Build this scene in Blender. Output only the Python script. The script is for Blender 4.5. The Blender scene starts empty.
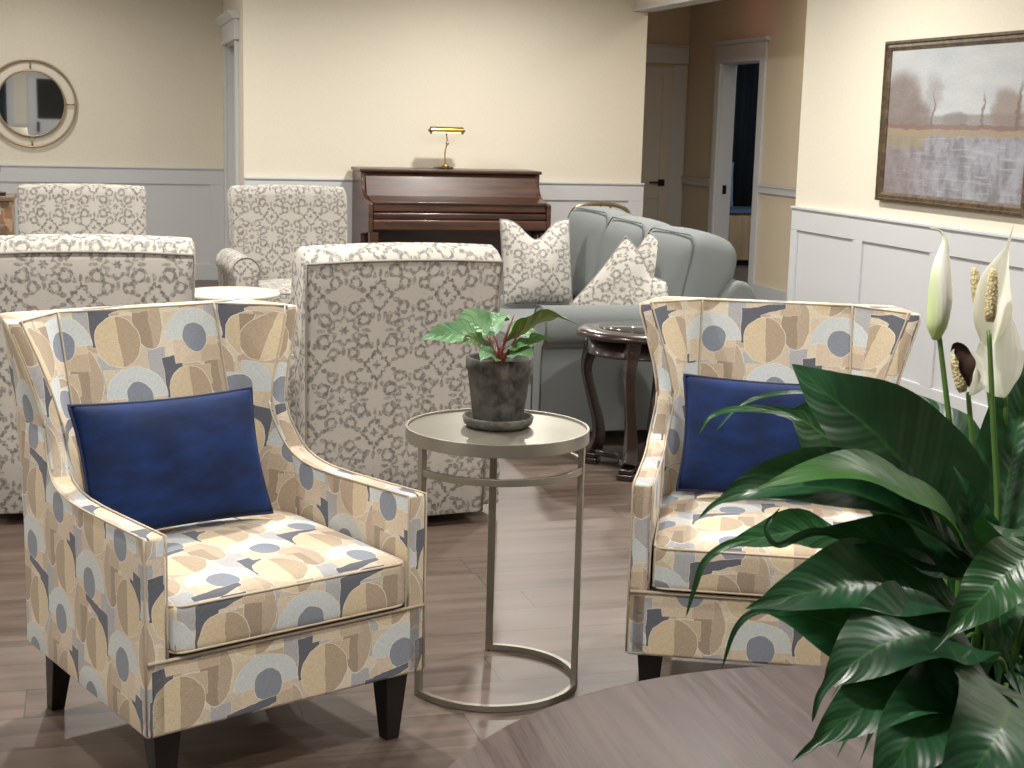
import bpy, bmesh, math, random
from mathutils import Vector, Matrix, Euler
random.seed(7)
PI = math.pi
C = bpy.context.scene.collection

# ------------------------------------------------------------------ camera
CX, CY, F, CAMH = 512.0, 384.0, 1490.0, 1.48
RIGHT = Vector((0.96295488, -0.2683492, 0.02658191)).normalized()
DOWN = Vector((-0.02131187, -0.17399961, -0.98451508)).normalized()
FWD = Vector((0.26881908, 0.94747709, -0.17327279)).normalized()
CAM = Vector((0, 0, CAMH))
cd = bpy.data.cameras.new('camera'); cam = bpy.data.objects.new('camera', cd); C.objects.link(cam)
cd.sensor_width = 36; cd.lens = F / 1024 * 36; cd.clip_start = .05; cd.clip_end = 80
m3 = Matrix((RIGHT, -DOWN, -FWD)).transposed()
cam.matrix_world = Matrix.Translation(CAM) @ m3.to_4x4()
cd.dof.use_dof = True; cd.dof.focus_distance = 3.6; cd.dof.aperture_fstop = 20.0
bpy.context.scene.camera = cam

def at(u, v, d):
    """point of the place seen at u,v in the photo, d metres deep"""
    return CAM + (RIGHT * ((u - CX) / F) + DOWN * ((v - CY) / F) + FWD) * d

# ------------------------------------------------------------------ node helper
class NT:
    def __init__(s, name, rough=.6, spec=.5):
        s.mat = bpy.data.materials.new(name); s.mat.use_nodes = True
        s.t = s.mat.node_tree; s.t.nodes.clear()
        s.out = s.t.nodes.new('ShaderNodeOutputMaterial')
        s.b = s.t.nodes.new('ShaderNodeBsdfPrincipled')
        s.t.links.new(s.b.outputs[0], s.out.inputs[0])
        s.b.inputs['Roughness'].default_value = rough
        s.b.inputs['Specular IOR Level'].default_value = spec
    def put(s, sock, v):
        if isinstance(v, bpy.types.NodeSocket): s.t.links.new(v, sock)
        elif isinstance(v, (tuple, list)) and len(v) == 3 and sock.type == 'RGBA': sock.default_value = (*v, 1)
        else: sock.default_value = v
    def m(s, op, a, b=0.0, c=0.0, clamp=False):
        n = s.t.nodes.new('ShaderNodeMath'); n.operation = op; n.use_clamp = clamp
        s.put(n.inputs[0], a); s.put(n.inputs[1], b); s.put(n.inputs[2], c)
        return n.outputs[0]
    def add(s, a, b): return s.m('ADD', a, b)
    def sub(s, a, b): return s.m('SUBTRACT', a, b)
    def mul(s, a, b): return s.m('MULTIPLY', a, b)
    def lt(s, a, b): return s.m('LESS_THAN', a, b)
    def gt(s, a, b): return s.m('GREATER_THAN', a, b)
    def step(s, a, lo, hi):       # smooth 0..1
        n = s.t.nodes.new('ShaderNodeMapRange'); n.interpolation_type = 'SMOOTHSTEP'
        s.put(n.inputs['Value'], a); n.inputs['From Min'].default_value = lo; n.inputs['From Max'].default_value = hi
        return n.outputs[0]
    def mix(s, f, a, b, mode='MIX'):
        n = s.t.nodes.new('ShaderNodeMix'); n.data_type = 'RGBA'; n.blend_type = mode
        s.put(n.inputs[0], f); s.put(n.inputs[6], a); s.put(n.inputs[7], b)
        return n.outputs[2]
    def coord(s, which='Object'):
        return s.t.nodes.new('ShaderNodeTexCoord').outputs[which]
    def map(s, v, scale=(1, 1, 1), loc=(0, 0, 0), rot=(0, 0, 0)):
        n = s.t.nodes.new('ShaderNodeMapping'); s.put(n.inputs[0], v)
        n.inputs['Scale'].default_value = scale; n.inputs['Location'].default_value = loc; n.inputs['Rotation'].default_value = rot
        return n.outputs[0]
    def noise(s, v, scale=5, detail=3, rough=.5, out='Fac'):
        n = s.t.nodes.new('ShaderNodeTexNoise'); s.put(n.inputs['Vector'], v)
        n.inputs['Scale'].default_value = scale; n.inputs['Detail'].default_value = detail; n.inputs['Roughness'].default_value = rough
        return n.outputs['Fac' if out == 'Fac' else 'Color']
    def sep(s, v):
        n = s.t.nodes.new('ShaderNodeSeparateXYZ'); s.put(n.inputs[0], v); return n.outputs[0], n.outputs[1], n.outputs[2]
    def comb(s, x, y, z=0.0):
        n = s.t.nodes.new('ShaderNodeCombineXYZ'); s.put(n.inputs[0], x); s.put(n.inputs[1], y); s.put(n.inputs[2], z); return n.outputs[0]
    def wrap(s, a, lo, hi):
        n = s.t.nodes.new('ShaderNodeMath'); n.operation = 'WRAP'; s.put(n.inputs[0], a); n.inputs[1].default_value = hi; n.inputs[2].default_value = lo; return n.outputs[0]
    def ramp(s, f, stops):
        n = s.t.nodes.new('ShaderNodeValToRGB'); s.put(n.inputs[0], f); e = n.color_ramp.elements
        while len(e) < len(stops): e.new(.5)
        for el, (p, c) in zip(e, stops): el.position = p; el.color = (*c, 1)
        return n.outputs[0]
    def color(s, v): s.put(s.b.inputs['Base Color'], v)
    def rough(s, v): s.put(s.b.inputs['Roughness'], v)
    def bump(s, h, strength=.3, dist=.002):
        n = s.t.nodes.new('ShaderNodeBump'); s.put(n.inputs['Height'], h)
        n.inputs['Strength'].default_value = strength; n.inputs['Distance'].default_value = dist
        s.t.links.new(n.outputs[0], s.b.inputs['Normal'])

def srgb(h):
    h = h.lstrip('#'); r = []
    for i in (0, 2, 4):
        c = int(h[i:i + 2], 16) / 255
        r.append(c / 12.92 if c <= .04045 else ((c + .055) / 1.055) ** 2.4)
    return tuple(r)

def plain(name, col, rough=.6, metal=0, spec=.5, bump=0, bscale=200, var=0, coat=0):
    n = NT(name, rough, spec); c = srgb(col) if isinstance(col, str) else col
    n.b.inputs['Metallic'].default_value = metal
    if coat: n.b.inputs['Coat Weight'].default_value = coat; n.b.inputs['Coat Roughness'].default_value = .12
    if var:
        no = n.noise(n.coord(), 6, 4)
        n.color(n.mix(no, tuple(x * (1 - var) for x in c), tuple(min(1, x * (1 + var)) for x in c)))
    else: n.color(c)
    if bump: n.bump(n.noise(n.coord(), bscale, 2), bump, .001)
    return n.mat

def wing_fabric():
    n = NT('patterned_upholstery', .92, .25); uv = n.coord('UV')
    wob = n.sub(n.noise(uv, 22, 2), .5); wob2 = n.sub(n.noise(n.map(uv, loc=(7, 3, 0)), 22, 2), .5)
    u, v, _ = n.sep(uv); u = n.add(u, n.mul(wob, .012)); v = n.add(v, n.mul(wob2, .012))
    bt = n.t.nodes.new('ShaderNodeTexVoronoi'); bt.distance = 'MINKOWSKI'; bt.inputs['Exponent'].default_value = 20
    n.put(bt.inputs['Vector'], n.comb(u, v)); bt.inputs['Scale'].default_value = 10; bt.inputs['Randomness'].default_value = .7
    r, g, b = n.sep(bt.outputs['Color'])
    rp = n.ramp(r, [(0, srgb('#d3c4b1')), (.25, srgb('#e0d5c0')), (.5, srgb('#c6b5a2')), (.7, srgb('#d6c9b8')), (.86, srgb('#bbbbbd'))])
    rp.node.color_ramp.interpolation = 'CONSTANT'
    col = rp
    W = srgb('#e6dfd2')
    def ell(x, y, cx, cy, rx, ry):
        a = n.mul(n.sub(x, cx), 1 / rx); c = n.mul(n.sub(y, cy), 1 / ry)
        return n.mul(n.sub(n.m('SQRT', n.add(n.mul(a, a), n.mul(c, c))), 1.0), min(rx, ry))
    def box(x, y, x0, x1, y0, y1):
        a = n.sub(n.m('ABSOLUTE', n.sub(x, (x0 + x1) / 2)), (x1 - x0) / 2)
        c = n.sub(n.m('ABSOLUTE', n.sub(y, (y0 + y1) / 2)), (y1 - y0) / 2)
        return n.m('MAXIMUM', a, c)
    def lay(col, d, c, outline=.0017):
        if outline: col = n.mix(n.lt(d, outline), col, W)
        return n.mix(n.lt(d, 0.0), col, c)
    for k, (ou, ov) in enumerate(((0, 0), (.18, .135))):
        x = n.wrap(n.sub(u, ou), -.085, .275); y = n.wrap(n.sub(v, ov), -.135, .135)
        col = lay(col, box(x, y, .222, .272, -.110, -.030), srgb('#b5b5b9'), .0008)
        col = lay(col, box(x, y, .10, .165, -.130, -.078), srgb('#d9ccb6'), .0008)
        col = lay(col, box(x, y, -.06, .035, -.133, -.082), srgb('#cdbba4'), .0008)
        col = lay(col, ell(x, y, .236, .040, .039, .072), n.mix(n.gt(x, .240), srgb('#a99886'), srgb('#c0af9b')), .0015)
    for k, (ou, ov) in enumerate(((0, 0), (.18, .135))):
        x = n.wrap(n.sub(u, ou), -.085, .275); y = n.wrap(n.sub(v, ov), -.135, .135)
        top = n.sub(y, n.add(n.mul(x, .16), .062)); lo = n.sub(n.add(.048, n.mul(n.sub(x, .1), .3)), y)
        lo = n.m('MINIMUM', lo, n.sub(x, .135))
        slate = n.m('MAXIMUM', n.m('MAXIMUM', top, lo), box(x, y, .081, .205, -.02, .12))
        col = lay(col, slate, srgb('#676a74'), .001)
        col = lay(col, ell(x, y, .149, -.010, .060, .062), n.mix(n.gt(x, .152), srgb('#dac9ab'), srgb('#b8a690')))
        col = lay(col, box(x, y, -.062, .066, -.074, .0), srgb('#dac9b4'), .0006)
        col = lay(col, box(x, y, .012, .066, -.074, -.035), srgb('#c9b7a2'), 0)
        col = lay(col, n.m('MAXIMUM', ell(x, y, .0, -.010, .080, .070), n.sub(-.012, y)), srgb('#d0d7d9'))
        col = lay(col, ell(x, y, .004, -.012, .035, .037), srgb('#8d94a1'), .0016)
    weave = n.noise(n.map(uv, scale=(90, 600, 1)), 1, 1); weave2 = n.noise(n.map(uv, scale=(600, 90, 1), loc=(3, 5, 0)), 1, 1)
    wv = n.add(weave, weave2)
    col = n.mix(1.0, col, n.ramp(n.mul(wv, .5), [(.3, (.80, .80, .80)), (.7, (1.13, 1.13, 1.12))]), 'MULTIPLY')
    n.color(col); n.bump(wv, .25, .0008)
    n.b.inputs['Sheen Weight'].default_value = .15
    return n.mat

def damask_fabric(name='damask_upholstery', per=.25):
    n = NT(name, .9, .25); uv = n.coord('UV')
    nz = n.noise(uv, 30, 3, .6, 'Color'); nr, ng, nb = n.sep(nz)
    u, v, _ = n.sep(uv); u = n.add(u, n.mul(n.sub(nr, .5), .016)); v = n.add(v, n.mul(n.sub(ng, .5), .016))
    dark = None
    def acc(d, k=1.0):
        nonlocal dark
        d = n.mul(d, k) if k != 1 else d
        dark = d if dark is None else n.m('MAXIMUM', dark, d)
    thick = n.add(.45, n.mul(n.step(n.noise(n.map(uv, loc=(2, 7, 0)), 48, 2), .35, .65), 1.15))
    def band(d, w): return n.sub(1.0, n.step(n.m('DIVIDE', n.m('ABSOLUTE', d), thick), w * .75, w * 1.5))
    for k, off in enumerate((0, per / 2)):
        x = n.m('ABSOLUTE', n.wrap(n.sub(u, off), -per / 2, per / 2)); y0 = n.wrap(n.sub(v, off), -per / 2, per / 2); y = n.m('ABSOLUTE', y0)
        r = n.m('SQRT', n.add(n.mul(x, x), n.mul(y, y))); th = n.m('ARCTAN2', y, x)
        def ring(cx, cy, rr, w, kk=.85, sx=1.0):
            a = n.mul(n.sub(x, cx), sx); b = n.sub(y, cy); acc(band(n.sub(n.m('SQRT', n.add(n.mul(a, a), n.mul(b, b))), rr), w), kk)
        def dot(cx, cy, rx, ry, kk=.8):
            a = n.mul(n.sub(x, cx), 1 / rx); b = n.mul(n.sub(y, cy), 1 / ry); acc(n.sub(1.0, n.step(n.add(n.mul(a, a), n.mul(b, b)), .6, 1.2)), kk)
        if k == 0:   # round rosette in a scalloped collar with scrolls
            acc(n.sub(1.0, n.step(n.sub(r, n.mul(n.m('COSINE', n.mul(th, 6)), .004)), .011, .016)), .85)
            acc(band(n.sub(r, n.add(.044, n.mul(n.m('COSINE', n.mul(th, 8)), .007))), .0065), .72)
            ring(.071, .040, .020, .0060); ring(.036, .082, .017, .0055, .8); dot(.0, .074, .008, .017, .7); dot(.082, .0, .017, .007, .7)
            dot(.060, .016, .010, .007, .8); dot(.104, .052, .007, .011, .7)
        else:        # pointed diamond medallion
            dm = n.add(n.mul(x, 1.05), n.mul(y, .80))
            acc(n.sub(1.0, n.step(n.sub(r, n.mul(n.m('COSINE', n.mul(th, 4)), .004)), .009, .014)), .85)
            acc(band(n.sub(dm, n.add(.045, n.mul(n.m('SINE', n.mul(th, 12)), .0035))), .0070), .9)
            acc(n.mul(band(n.sub(y, n.mul(x, .30)), .0045), n.mul(n.gt(x, .05), n.lt(x, .098))), .8)
            dot(.062, .017, .012, .008, .8); dot(.0, .080, .007, .015, .8); dot(.022, .066, .010, .007, .75)
    blot = n.step(n.noise(uv, 75, 2, .6), .36, .60)
    dark = n.mul(dark, n.add(.40, n.mul(blot, .60)))
    fleck = n.mul(n.step(n.noise(n.map(uv, loc=(4, 9, 0)), 60, 2), .62, .72), .22)
    dark = n.m('MAXIMUM', dark, fleck)
    w = n.noise(n.map(uv, scale=(900, 200, 1)), 1, 1)
    ground = n.mix(w, srgb('#aeaaa3'), srgb('#c4c0b9')); mot = n.mix(nb, srgb('#4e4c4b'), srgb('#7a7773'))
    n.color(n.mix(dark, ground, mot)); n.bump(w, .2, .0008)
    return n.mat

def wood(name, dark, light, rough=.3, scale=(3, 40, 3), coat=.3, spec=.5):
    n = NT(name, rough, spec); co = n.map(n.coord(), scale=scale)
    a = n.noise(co, 1, 5, .6); n.color(n.mix(n.step(a, .3, .7), srgb(dark), srgb(light)))
    if coat: n.b.inputs['Coat Weight'].default_value = coat; n.b.inputs['Coat Roughness'].default_value = .10
    n.bump(a, .08, .001)
    return n.mat

def floor_mat():
    n = NT('wood_plank_floor', .38, .5); co = n.coord()
    x, y, _ = n.sep(co); py = n.m('DIVIDE', n.sub(y, 3.66), .19); row = n.m('FLOOR', py)
    rr = n.t.nodes.new('ShaderNodeTexWhiteNoise'); rr.noise_dimensions = '1D'; n.put(rr.inputs['W'], row)
    px = n.add(n.m('DIVIDE', x, 1.22), n.mul(rr.outputs['Value'], 3.7)); col_ = n.m('FLOOR', px)
    cell = n.t.nodes.new('ShaderNodeTexWhiteNoise'); cell.noise_dimensions = '2D'; n.put(cell.inputs['Vector'], n.comb(row, col_))
    fy = n.m('FRACT', py); fx = n.m('FRACT', px)
    ey = n.m('MINIMUM', fy, n.sub(1.0, fy)); ex = n.m('MINIMUM', fx, n.sub(1.0, fx))
    gap = n.m('MAXIMUM', n.lt(ey, .009), n.lt(ex, .0016))
    shift = n.mul(cell.outputs['Value'], 30.0)
    gv = n.comb(n.mul(x, 1.6), n.add(n.mul(y, 22.0), shift), shift)
    g = n.noise(gv, 1, 5, .62); g2 = n.noise(n.comb(n.mul(x, .9), n.add(n.mul(y, 5.0), shift), shift), 1, 3)
    base = n.mix(n.step(g, .3, .7), srgb('#473a32'), srgb('#6a5a50'))
    base = n.mix(n.mul(n.step(g2, .35, .7), .5), base, srgb('#776a60'))
    base = n.mix(n.mul(cell.outputs['Value'], .35), base, srgb('#54473e'))
    n.color(n.mix(n.mul(gap, .7), base, srgb('#2a2320')))
    n.rough(n.add(.30, n.mul(g, .18))); n.bump(n.sub(g, n.mul(gap, 1.5)), .12, .001)
    return n.mat

def leaf_mat(name, c1, c2, back, vein=.5, rough=.3, nv=16):
    n = NT(name, rough, .5); uv = n.coord('UV'); u, v, _ = n.sep(uv)   # u across -1..1, v along 0..1
    au = n.m('ABSOLUTE', u)
    ph = n.sub(n.mul(v, nv * 2 * PI), n.mul(au, 9.0))
    rib = n.m('SINE', ph); rib2 = n.m('SINE', n.mul(ph, 2.7))
    no = n.noise(n.coord(), 14, 3)
    col = n.mix(n.step(no, .3, .7), srgb(c1), srgb(c2))
    col = n.mix(n.mul(n.step(rib, .5, 1.0), .06), col, srgb(c2))
    col = n.mix(n.mul(n.lt(au, .035), .7), col, srgb(back))
    geo = n.t.nodes.new('ShaderNodeNewGeometry')
    col = n.mix(n.mul(geo.outputs['Backfacing'], .75), col, srgb(back))
    n.color(col); n.bump(n.add(rib, n.add(n.mul(rib2, .3), n.mul(n.lt(au, .03), -2.0))), vein, .0022)
    n.rough(n.add(rough, n.mul(n.noise(n.coord(), 25, 2), .15)))
    # thin leaves let a little light through
    tr = n.t.nodes.new('ShaderNodeBsdfTranslucent'); n.put(tr.inputs[0], srgb(back))
    mx = n.t.nodes.new('ShaderNodeMixShader'); mx.inputs[0].default_value = .12
    n.t.links.new(n.b.outputs[0], mx.inputs[1]); n.t.links.new(tr.outputs[0], mx.inputs[2]); n.t.links.new(mx.outputs[0], n.out.inputs[0])
    return n.mat

def velvet():
    n = NT('navy_velvet', .75, .3); co = n.coord()
    a = n.noise(n.map(co, scale=(6, 14, 14)), 1, 4, .6)
    n.color(n.mix(n.step(a, .3, .75), srgb('#06193f'), srgb('#0f2f68')))
    n.b.inputs['Sheen Weight'].default_value = .15; n.b.inputs['Sheen Roughness'].default_value = .4
    n.b.inputs['Sheen Tint'].default_value = (*srgb('#5070b8'), 1)
    n.bump(a, .35, .006); return n.mat

def painting_mat():
    n = NT('oil_painting', .75, .2); uv = n.coord('UV')
    wob = n.noise(uv, 9, 5, .65, 'Color'); wr, wg, wb = n.sep(wob)
    u, v, _ = n.sep(uv); uu = n.add(u, n.mul(n.sub(wr, .5), .10)); vv = n.add(v, n.mul(n.sub(wg, .5), .07))
    st = n.noise(n.map(uv, scale=(60, 90, 1)), 1, 3, .6)
    sky = n.mix(n.noise(n.map(uv, scale=(4, 8, 1)), 1, 4), srgb('#9aa0a8'), srgb('#c2c4c2'))
    col = sky
    hill = n.sub(n.add(.53, n.mul(uu, .05)), vv); col = n.mix(n.step(hill, -.01, .02), col, n.mix(st, srgb('#7f7f83'), srgb('#98938e')))
    def blob(cx, cy, rx, ry, c, f=.85, soft=.25):
        nonlocal col
        a = n.mul(n.sub(uu, cx), 1 / rx); b = n.mul(n.sub(vv, cy), 1 / ry)
        d = n.m('SQRT', n.add(n.mul(a, a), n.mul(b, b))); col = n.mix(n.mul(n.sub(1.0, n.step(d, 1 - soft, 1 + soft)), f), col, c)
    br = n.mix(n.noise(n.map(uv, scale=(14, 20, 1)), 1, 4, .7), srgb('#605858'), srgb('#8f827c'))
    blob(.10, .62, .17, .22, br, .9, .3); blob(.24, .52, .10, .13, br, .85, .3); blob(.35, .70, .06, .10, srgb('#8b8484'), .6, .5)
    blob(.52, .52, .09, .05, srgb('#7d7977'), .7); blob(.86, .58, .10, .13, srgb('#84766f'), .8, .3)
    for cx, w, h in ((.352, .008, .15), (.70, .010, .13), (.93, .014, .2)): blob(cx, .56, w, h, srgb('#6e625f'), .75, .4)
    bank = n.mul(n.gt(vv, .405), n.lt(vv, .455)); col = n.mix(n.mul(bank, .9), col, n.mix(st, srgb('#8f836e'), srgb('#988a7c')))
    red = n.mul(n.gt(vv, .452), n.lt(vv, .485)); col = n.mix(n.mul(red, .75), col, srgb('#7c645c'))
    bb = n.sub(n.sub(.405, n.mul(n.sub(.0, u), .0)), vv)
    ws = n.noise(n.map(uv, scale=(13, 5, 1)), 1, 4, .65)
    ws2 = n.noise(n.map(uv, scale=(5, 45, 1), loc=(2, 0, 0)), 1, 3, .6)
    water = n.mix(n.step(ws, .35, .65), srgb('#757378'), srgb('#9698a0')); water = n.mix(n.mul(n.step(ws2, .5, .7), .5), water, srgb('#aeaeb2'))
    water = n.mix(n.mul(n.sub(1.0, n.step(u, .05, .5)), .6), water, srgb('#7c6f6c'))
    col = n.mix(n.step(bb, -.005, .012), col, water)
    col = n.mix(n.mul(n.mul(n.lt(uu, .3), n.mul(n.gt(vv, .33), n.lt(vv, .43))), .6), col, srgb('#8f8668'))
    col = n.mix(.5, col, n.ramp(st, [(.3, (.8, .8, .82)), (.7, (1.08, 1.08, 1.06))]), 'MULTIPLY')
    n.color(col); n.bump(st, .2, .001); return n.mat

M = {}
def wallpaper(name, col):
    n = NT(name, .85, .3); co = n.coord(); a = n.noise(n.map(co, scale=(260, 260, 25)), 1, 2); b = n.noise(n.map(co, scale=(40, 40, 500)), 1, 2)
    w = n.add(a, b); c = srgb(col); n.color(n.mix(n.step(n.mul(w, .5), .35, .65), tuple(x * .955 for x in c), tuple(min(1, x * 1.03) for x in c)))
    n.bump(w, .12, .001); return n.mat
M['wall'] = wallpaper('cream_wallpaper', '#dcd6c6')
M['hallwall'] = wallpaper('hall_wallpaper', '#d0c4ae')
M['white'] = plain('white_trim_paint', '#c6c8cb', .4)
M['ceil'] = plain('ceiling_paint', '#e8e6e0', .8)
M['floor'] = floor_mat()
M['wing'] = wing_fabric(); M['damask'] = damask_fabric()
M['pipe'] = plain('cream_piping', '#bfb29e', .85, bump=.2)
M['damask_pipe'] = plain('grey_piping', '#8b8781', .85, bump=.2)
M['espresso'] = plain('espresso_wood', '#120d0b', .4, coat=.1)
M['velvet'] = velvet(); M['navy_pipe'] = plain('navy_piping', '#0d2046', .6)
M['silver'] = plain('champagne_metal', '#a09c91', .4, metal=.75, var=.12, bump=.08, bscale=60)
M['silvertop'] = plain('brushed_champagne_top', '#9c998c', .33, metal=.7, var=.10, bump=.05, bscale=40)
M['sofa'] = plain('blue_grey_linen', '#717676', .9, spec=.25, bump=.3, bscale=420, var=.05)
M['sofa_pipe'] = plain('blue_grey_welt', '#5b6163', .9)
M['walnut'] = wood('piano_walnut', '#2e1a10', '#553523', .42, (2, 2, 30), .3)
M['walnut_d'] = wood('piano_walnut_deep', '#25120a', '#45261a', .3, (2, 2, 30), .4)
M['mahog'] = wood('dark_mahogany', '#150a08', '#25130f', .25, (8, 8, 4), .6)
M['brass'] = plain('polished_brass', '#c9a650', .2, metal=1)
M['agedbrass'] = plain('aged_bronze', '#8e7f63', .35, metal=.9)
M['black'] = plain('black_metal', '#131313', .4)
M['mirror'] = plain('mirror_glass', '#e6e8ea', .02, metal=1)
M['goldleaf'] = plain('champagne_mirror_frame', '#a3937a', .35, metal=.7)
M['bronze'] = wood('bronze_picture_frame', '#3d3123', '#6b5a44', .35, (30, 30, 30), .2)
M['glass'] = plain('smoked_glass_inset', '#4c4a46', .06, metal=.3, coat=1)
M['cream'] = plain('cream_lacquer', '#e6e3cf', .35)
M['door'] = plain('door_paint', '#c9c4ba', .45)
M['soil'] = plain('potting_soil', '#20160f', .95, bump=1, bscale=90)
M['concrete'] = None

def concrete():
    n = NT('weathered_concrete', .9, .2); co = n.coord(); a = n.noise(co, 28, 5, .65); b = n.noise(n.map(co, loc=(5, 5, 5)), 9, 3)
    n.color(n.mix(n.mul(n.step(b, .35, .65), .6), n.mix(n.step(a, .3, .7), srgb('#3c3b39'), srgb('#75716c')), srgb('#5a5855'))); n.bump(a, .5, .002); return n.mat
M['concrete'] = concrete()
def table_wood():
    n = NT('ash_brown_table_top', .36, .32); co = n.map(n.coord(), rot=(0, 0, math.radians(92)), scale=(1, 1, 1)); x, y, z = n.sep(co)
    g = n.noise(n.comb(n.mul(x, 3.0), n.mul(y, 75.0), z), 1, 4, .6); g2 = n.noise(n.comb(n.mul(x, 2.0), n.mul(y, 9.0), z), 1, 3)
    c = n.mix(n.step(g, .3, .7), srgb('#352b2a'), srgb('#564844')); n.color(n.mix(n.mul(g2, .4), c, srgb('#43362f')))
    n.rough(n.add(.30, n.mul(g, .22))); n.bump(g, .5, .001); return n.mat
M['tabletop'] = table_wood()
def patchwork():
    n = NT('patchwork_wood', .6); co = n.map(n.coord(), scale=(9, 9, 9)); vt = n.t.nodes.new('ShaderNodeTexVoronoi'); vt.distance = 'CHEBYCHEV'
    n.put(vt.inputs['Vector'], co); vt.inputs['Scale'].default_value = 1.4; r, g, b = n.sep(vt.outputs['Color'])
    rp = n.ramp(r, [(0, srgb('#8c6c4f')), (.3, srgb('#a98d6e')), (.55, srgb('#6f5846')), (.75, srgb('#a8a298')), (.9, srgb('#7f6a58'))]); rp.node.color_ramp.interpolation = 'CONSTANT'
    n.color(rp); return n.mat
M['patch'] = patchwork()
M['lilyleaf'] = leaf_mat('peace_lily_leaf', '#12331e', '#215030', '#2f6026', .2, .30, 11)
M['lilyleaf2'] = leaf_mat('peace_lily_leaf_young', '#173c20', '#25552c', '#3d7431', .2, .28, 11)
M['lilyleaf3'] = leaf_mat('peace_lily_leaf_back', '#204a1a', '#2e5f20', '#2c5a1c', .12, .4, 9)
M['lilystem'] = plain('lily_stem', '#4c6e2e', .45)
def spathe():
    n = NT('white_spathe', .5, .4); uv = n.coord('UV'); u, v, _ = n.sep(uv)
    g = n.sub(1.0, n.step(v, 0, .35)); edge = n.mul(n.step(n.m('ABSOLUTE', u), .8, 1.0), .6)
    rib = n.m('SINE', n.mul(u, 22.0)); n.color(n.mix(n.m('MAXIMUM', n.mul(g, .55), n.mul(edge, .35)), srgb('#fafaf2'), srgb('#c6d896'))); n.bump(rib, .2, .001)
    n.b.inputs['Roughness'].default_value = .5
    tr = n.t.nodes.new('ShaderNodeBsdfTranslucent'); n.put(tr.inputs[0], srgb('#f6f6e8')); mx = n.t.nodes.new('ShaderNodeMixShader'); mx.inputs[0].default_value = .45
    n.t.links.new(n.b.outputs[0], mx.inputs[1]); n.t.links.new(tr.outputs[0], mx.inputs[2]); n.t.links.new(mx.outputs[0], n.out.inputs[0]); return n.mat
M['spathe'] = spathe()
def spadix():
    n = NT('cream_spadix', .8, .2); vt = n.t.nodes.new('ShaderNodeTexVoronoi'); n.put(vt.inputs['Vector'], n.coord()); vt.inputs['Scale'].default_value = 260
    d = vt.outputs['Distance']; n.color(n.mix(n.step(d, .2, .7), srgb('#e6dcb8'), srgb('#b5a473'))); n.bump(n.mul(d, -1.0), .8, .002); return n.mat
M['spadix'] = spadix()
M['wilt'] = plain('wilted_brown_spathe', '#3a2419', .8, var=.3)
M['smallleaf'] = leaf_mat('philodendron_leaf', '#47764a', '#77a673', '#5a6b2a', .35, .35, 7)
M['smallleaf2'] = leaf_mat('philodendron_leaf_dark', '#2c4d23', '#4b662f', '#5b6a28', .35, .35, 7)
M['redstem'] = plain('red_stem', '#742c20', .5)
M['tan_fabric'] = plain('tan_striped_fabric', '#cbb183', .9)

# ------------------------------------------------------------------ object helpers
def tag(o, label=None, cat=None, group=None, kind=None):
    if label: o['label'] = label
    if cat: o['category'] = cat
    if group: o['group'] = group
    if kind: o['kind'] = kind
    return o
def thing(name, label, cat, loc=(0, 0, 0), rz=0, group=None):
    o = bpy.data.objects.new(name, None); C.objects.link(o); o.location = loc; o.rotation_euler = (0, 0, rz)
    o.empty_display_size = .05
    return tag(o, label, cat, group)
def link(name, me, mat, parent=None, smooth=True):
    me.materials.append(mat)
    if smooth:
        for p in me.polygons: p.use_smooth = True
    o = bpy.data.objects.new(name, me); C.objects.link(o); o.parent = parent
    return o
def bevel(o, w=.01, seg=3, ang=35):
    m = o.modifiers.new('Bevel', 'BEVEL'); m.width = w; m.segments = seg; m.limit_method = 'ANGLE'; m.angle_limit = math.radians(ang)
    return o
def subsurf(o, n=1):
    m = o.modifiers.new('Subdivision', 'SUBSURF'); m.levels = n; m.render_levels = n; return o
def boxuv(me, off=(0, 0), plane=None):
    uvl = me.uv_layers.new(name='UVMap') if not me.uv_layers else me.uv_layers[0]
    for p in me.polygons:
        n = p.normal; ax = max(range(3), key=lambda i: abs(n[i])) if plane is None else plane
        for li in p.loop_indices:
            c = me.vertices[me.loops[li].vertex_index].co
            uv = ((c.y, c.z), (c.x, c.z), (c.x, c.y))[ax]
            uvl.data[li].uv = (uv[0] + off[0], uv[1] + off[1])
def mesh(name, verts, faces, uvs=None):
    me = bpy.data.meshes.new(name); me.from_pydata([tuple(v) for v in verts], [], faces); me.update()
    if uvs is not None:
        l = me.uv_layers.new(name='UVMap')
        for p in me.polygons:
            for li in p.loop_indices: l.data[li].uv = uvs[me.loops[li].vertex_index]
    return me
def fixn(me):
    bm = bmesh.new(); bm.from_mesh(me); bmesh.ops.recalc_face_normals(bm, faces=bm.faces); bm.to_mesh(me); bm.free(); me.update(); return me
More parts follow.
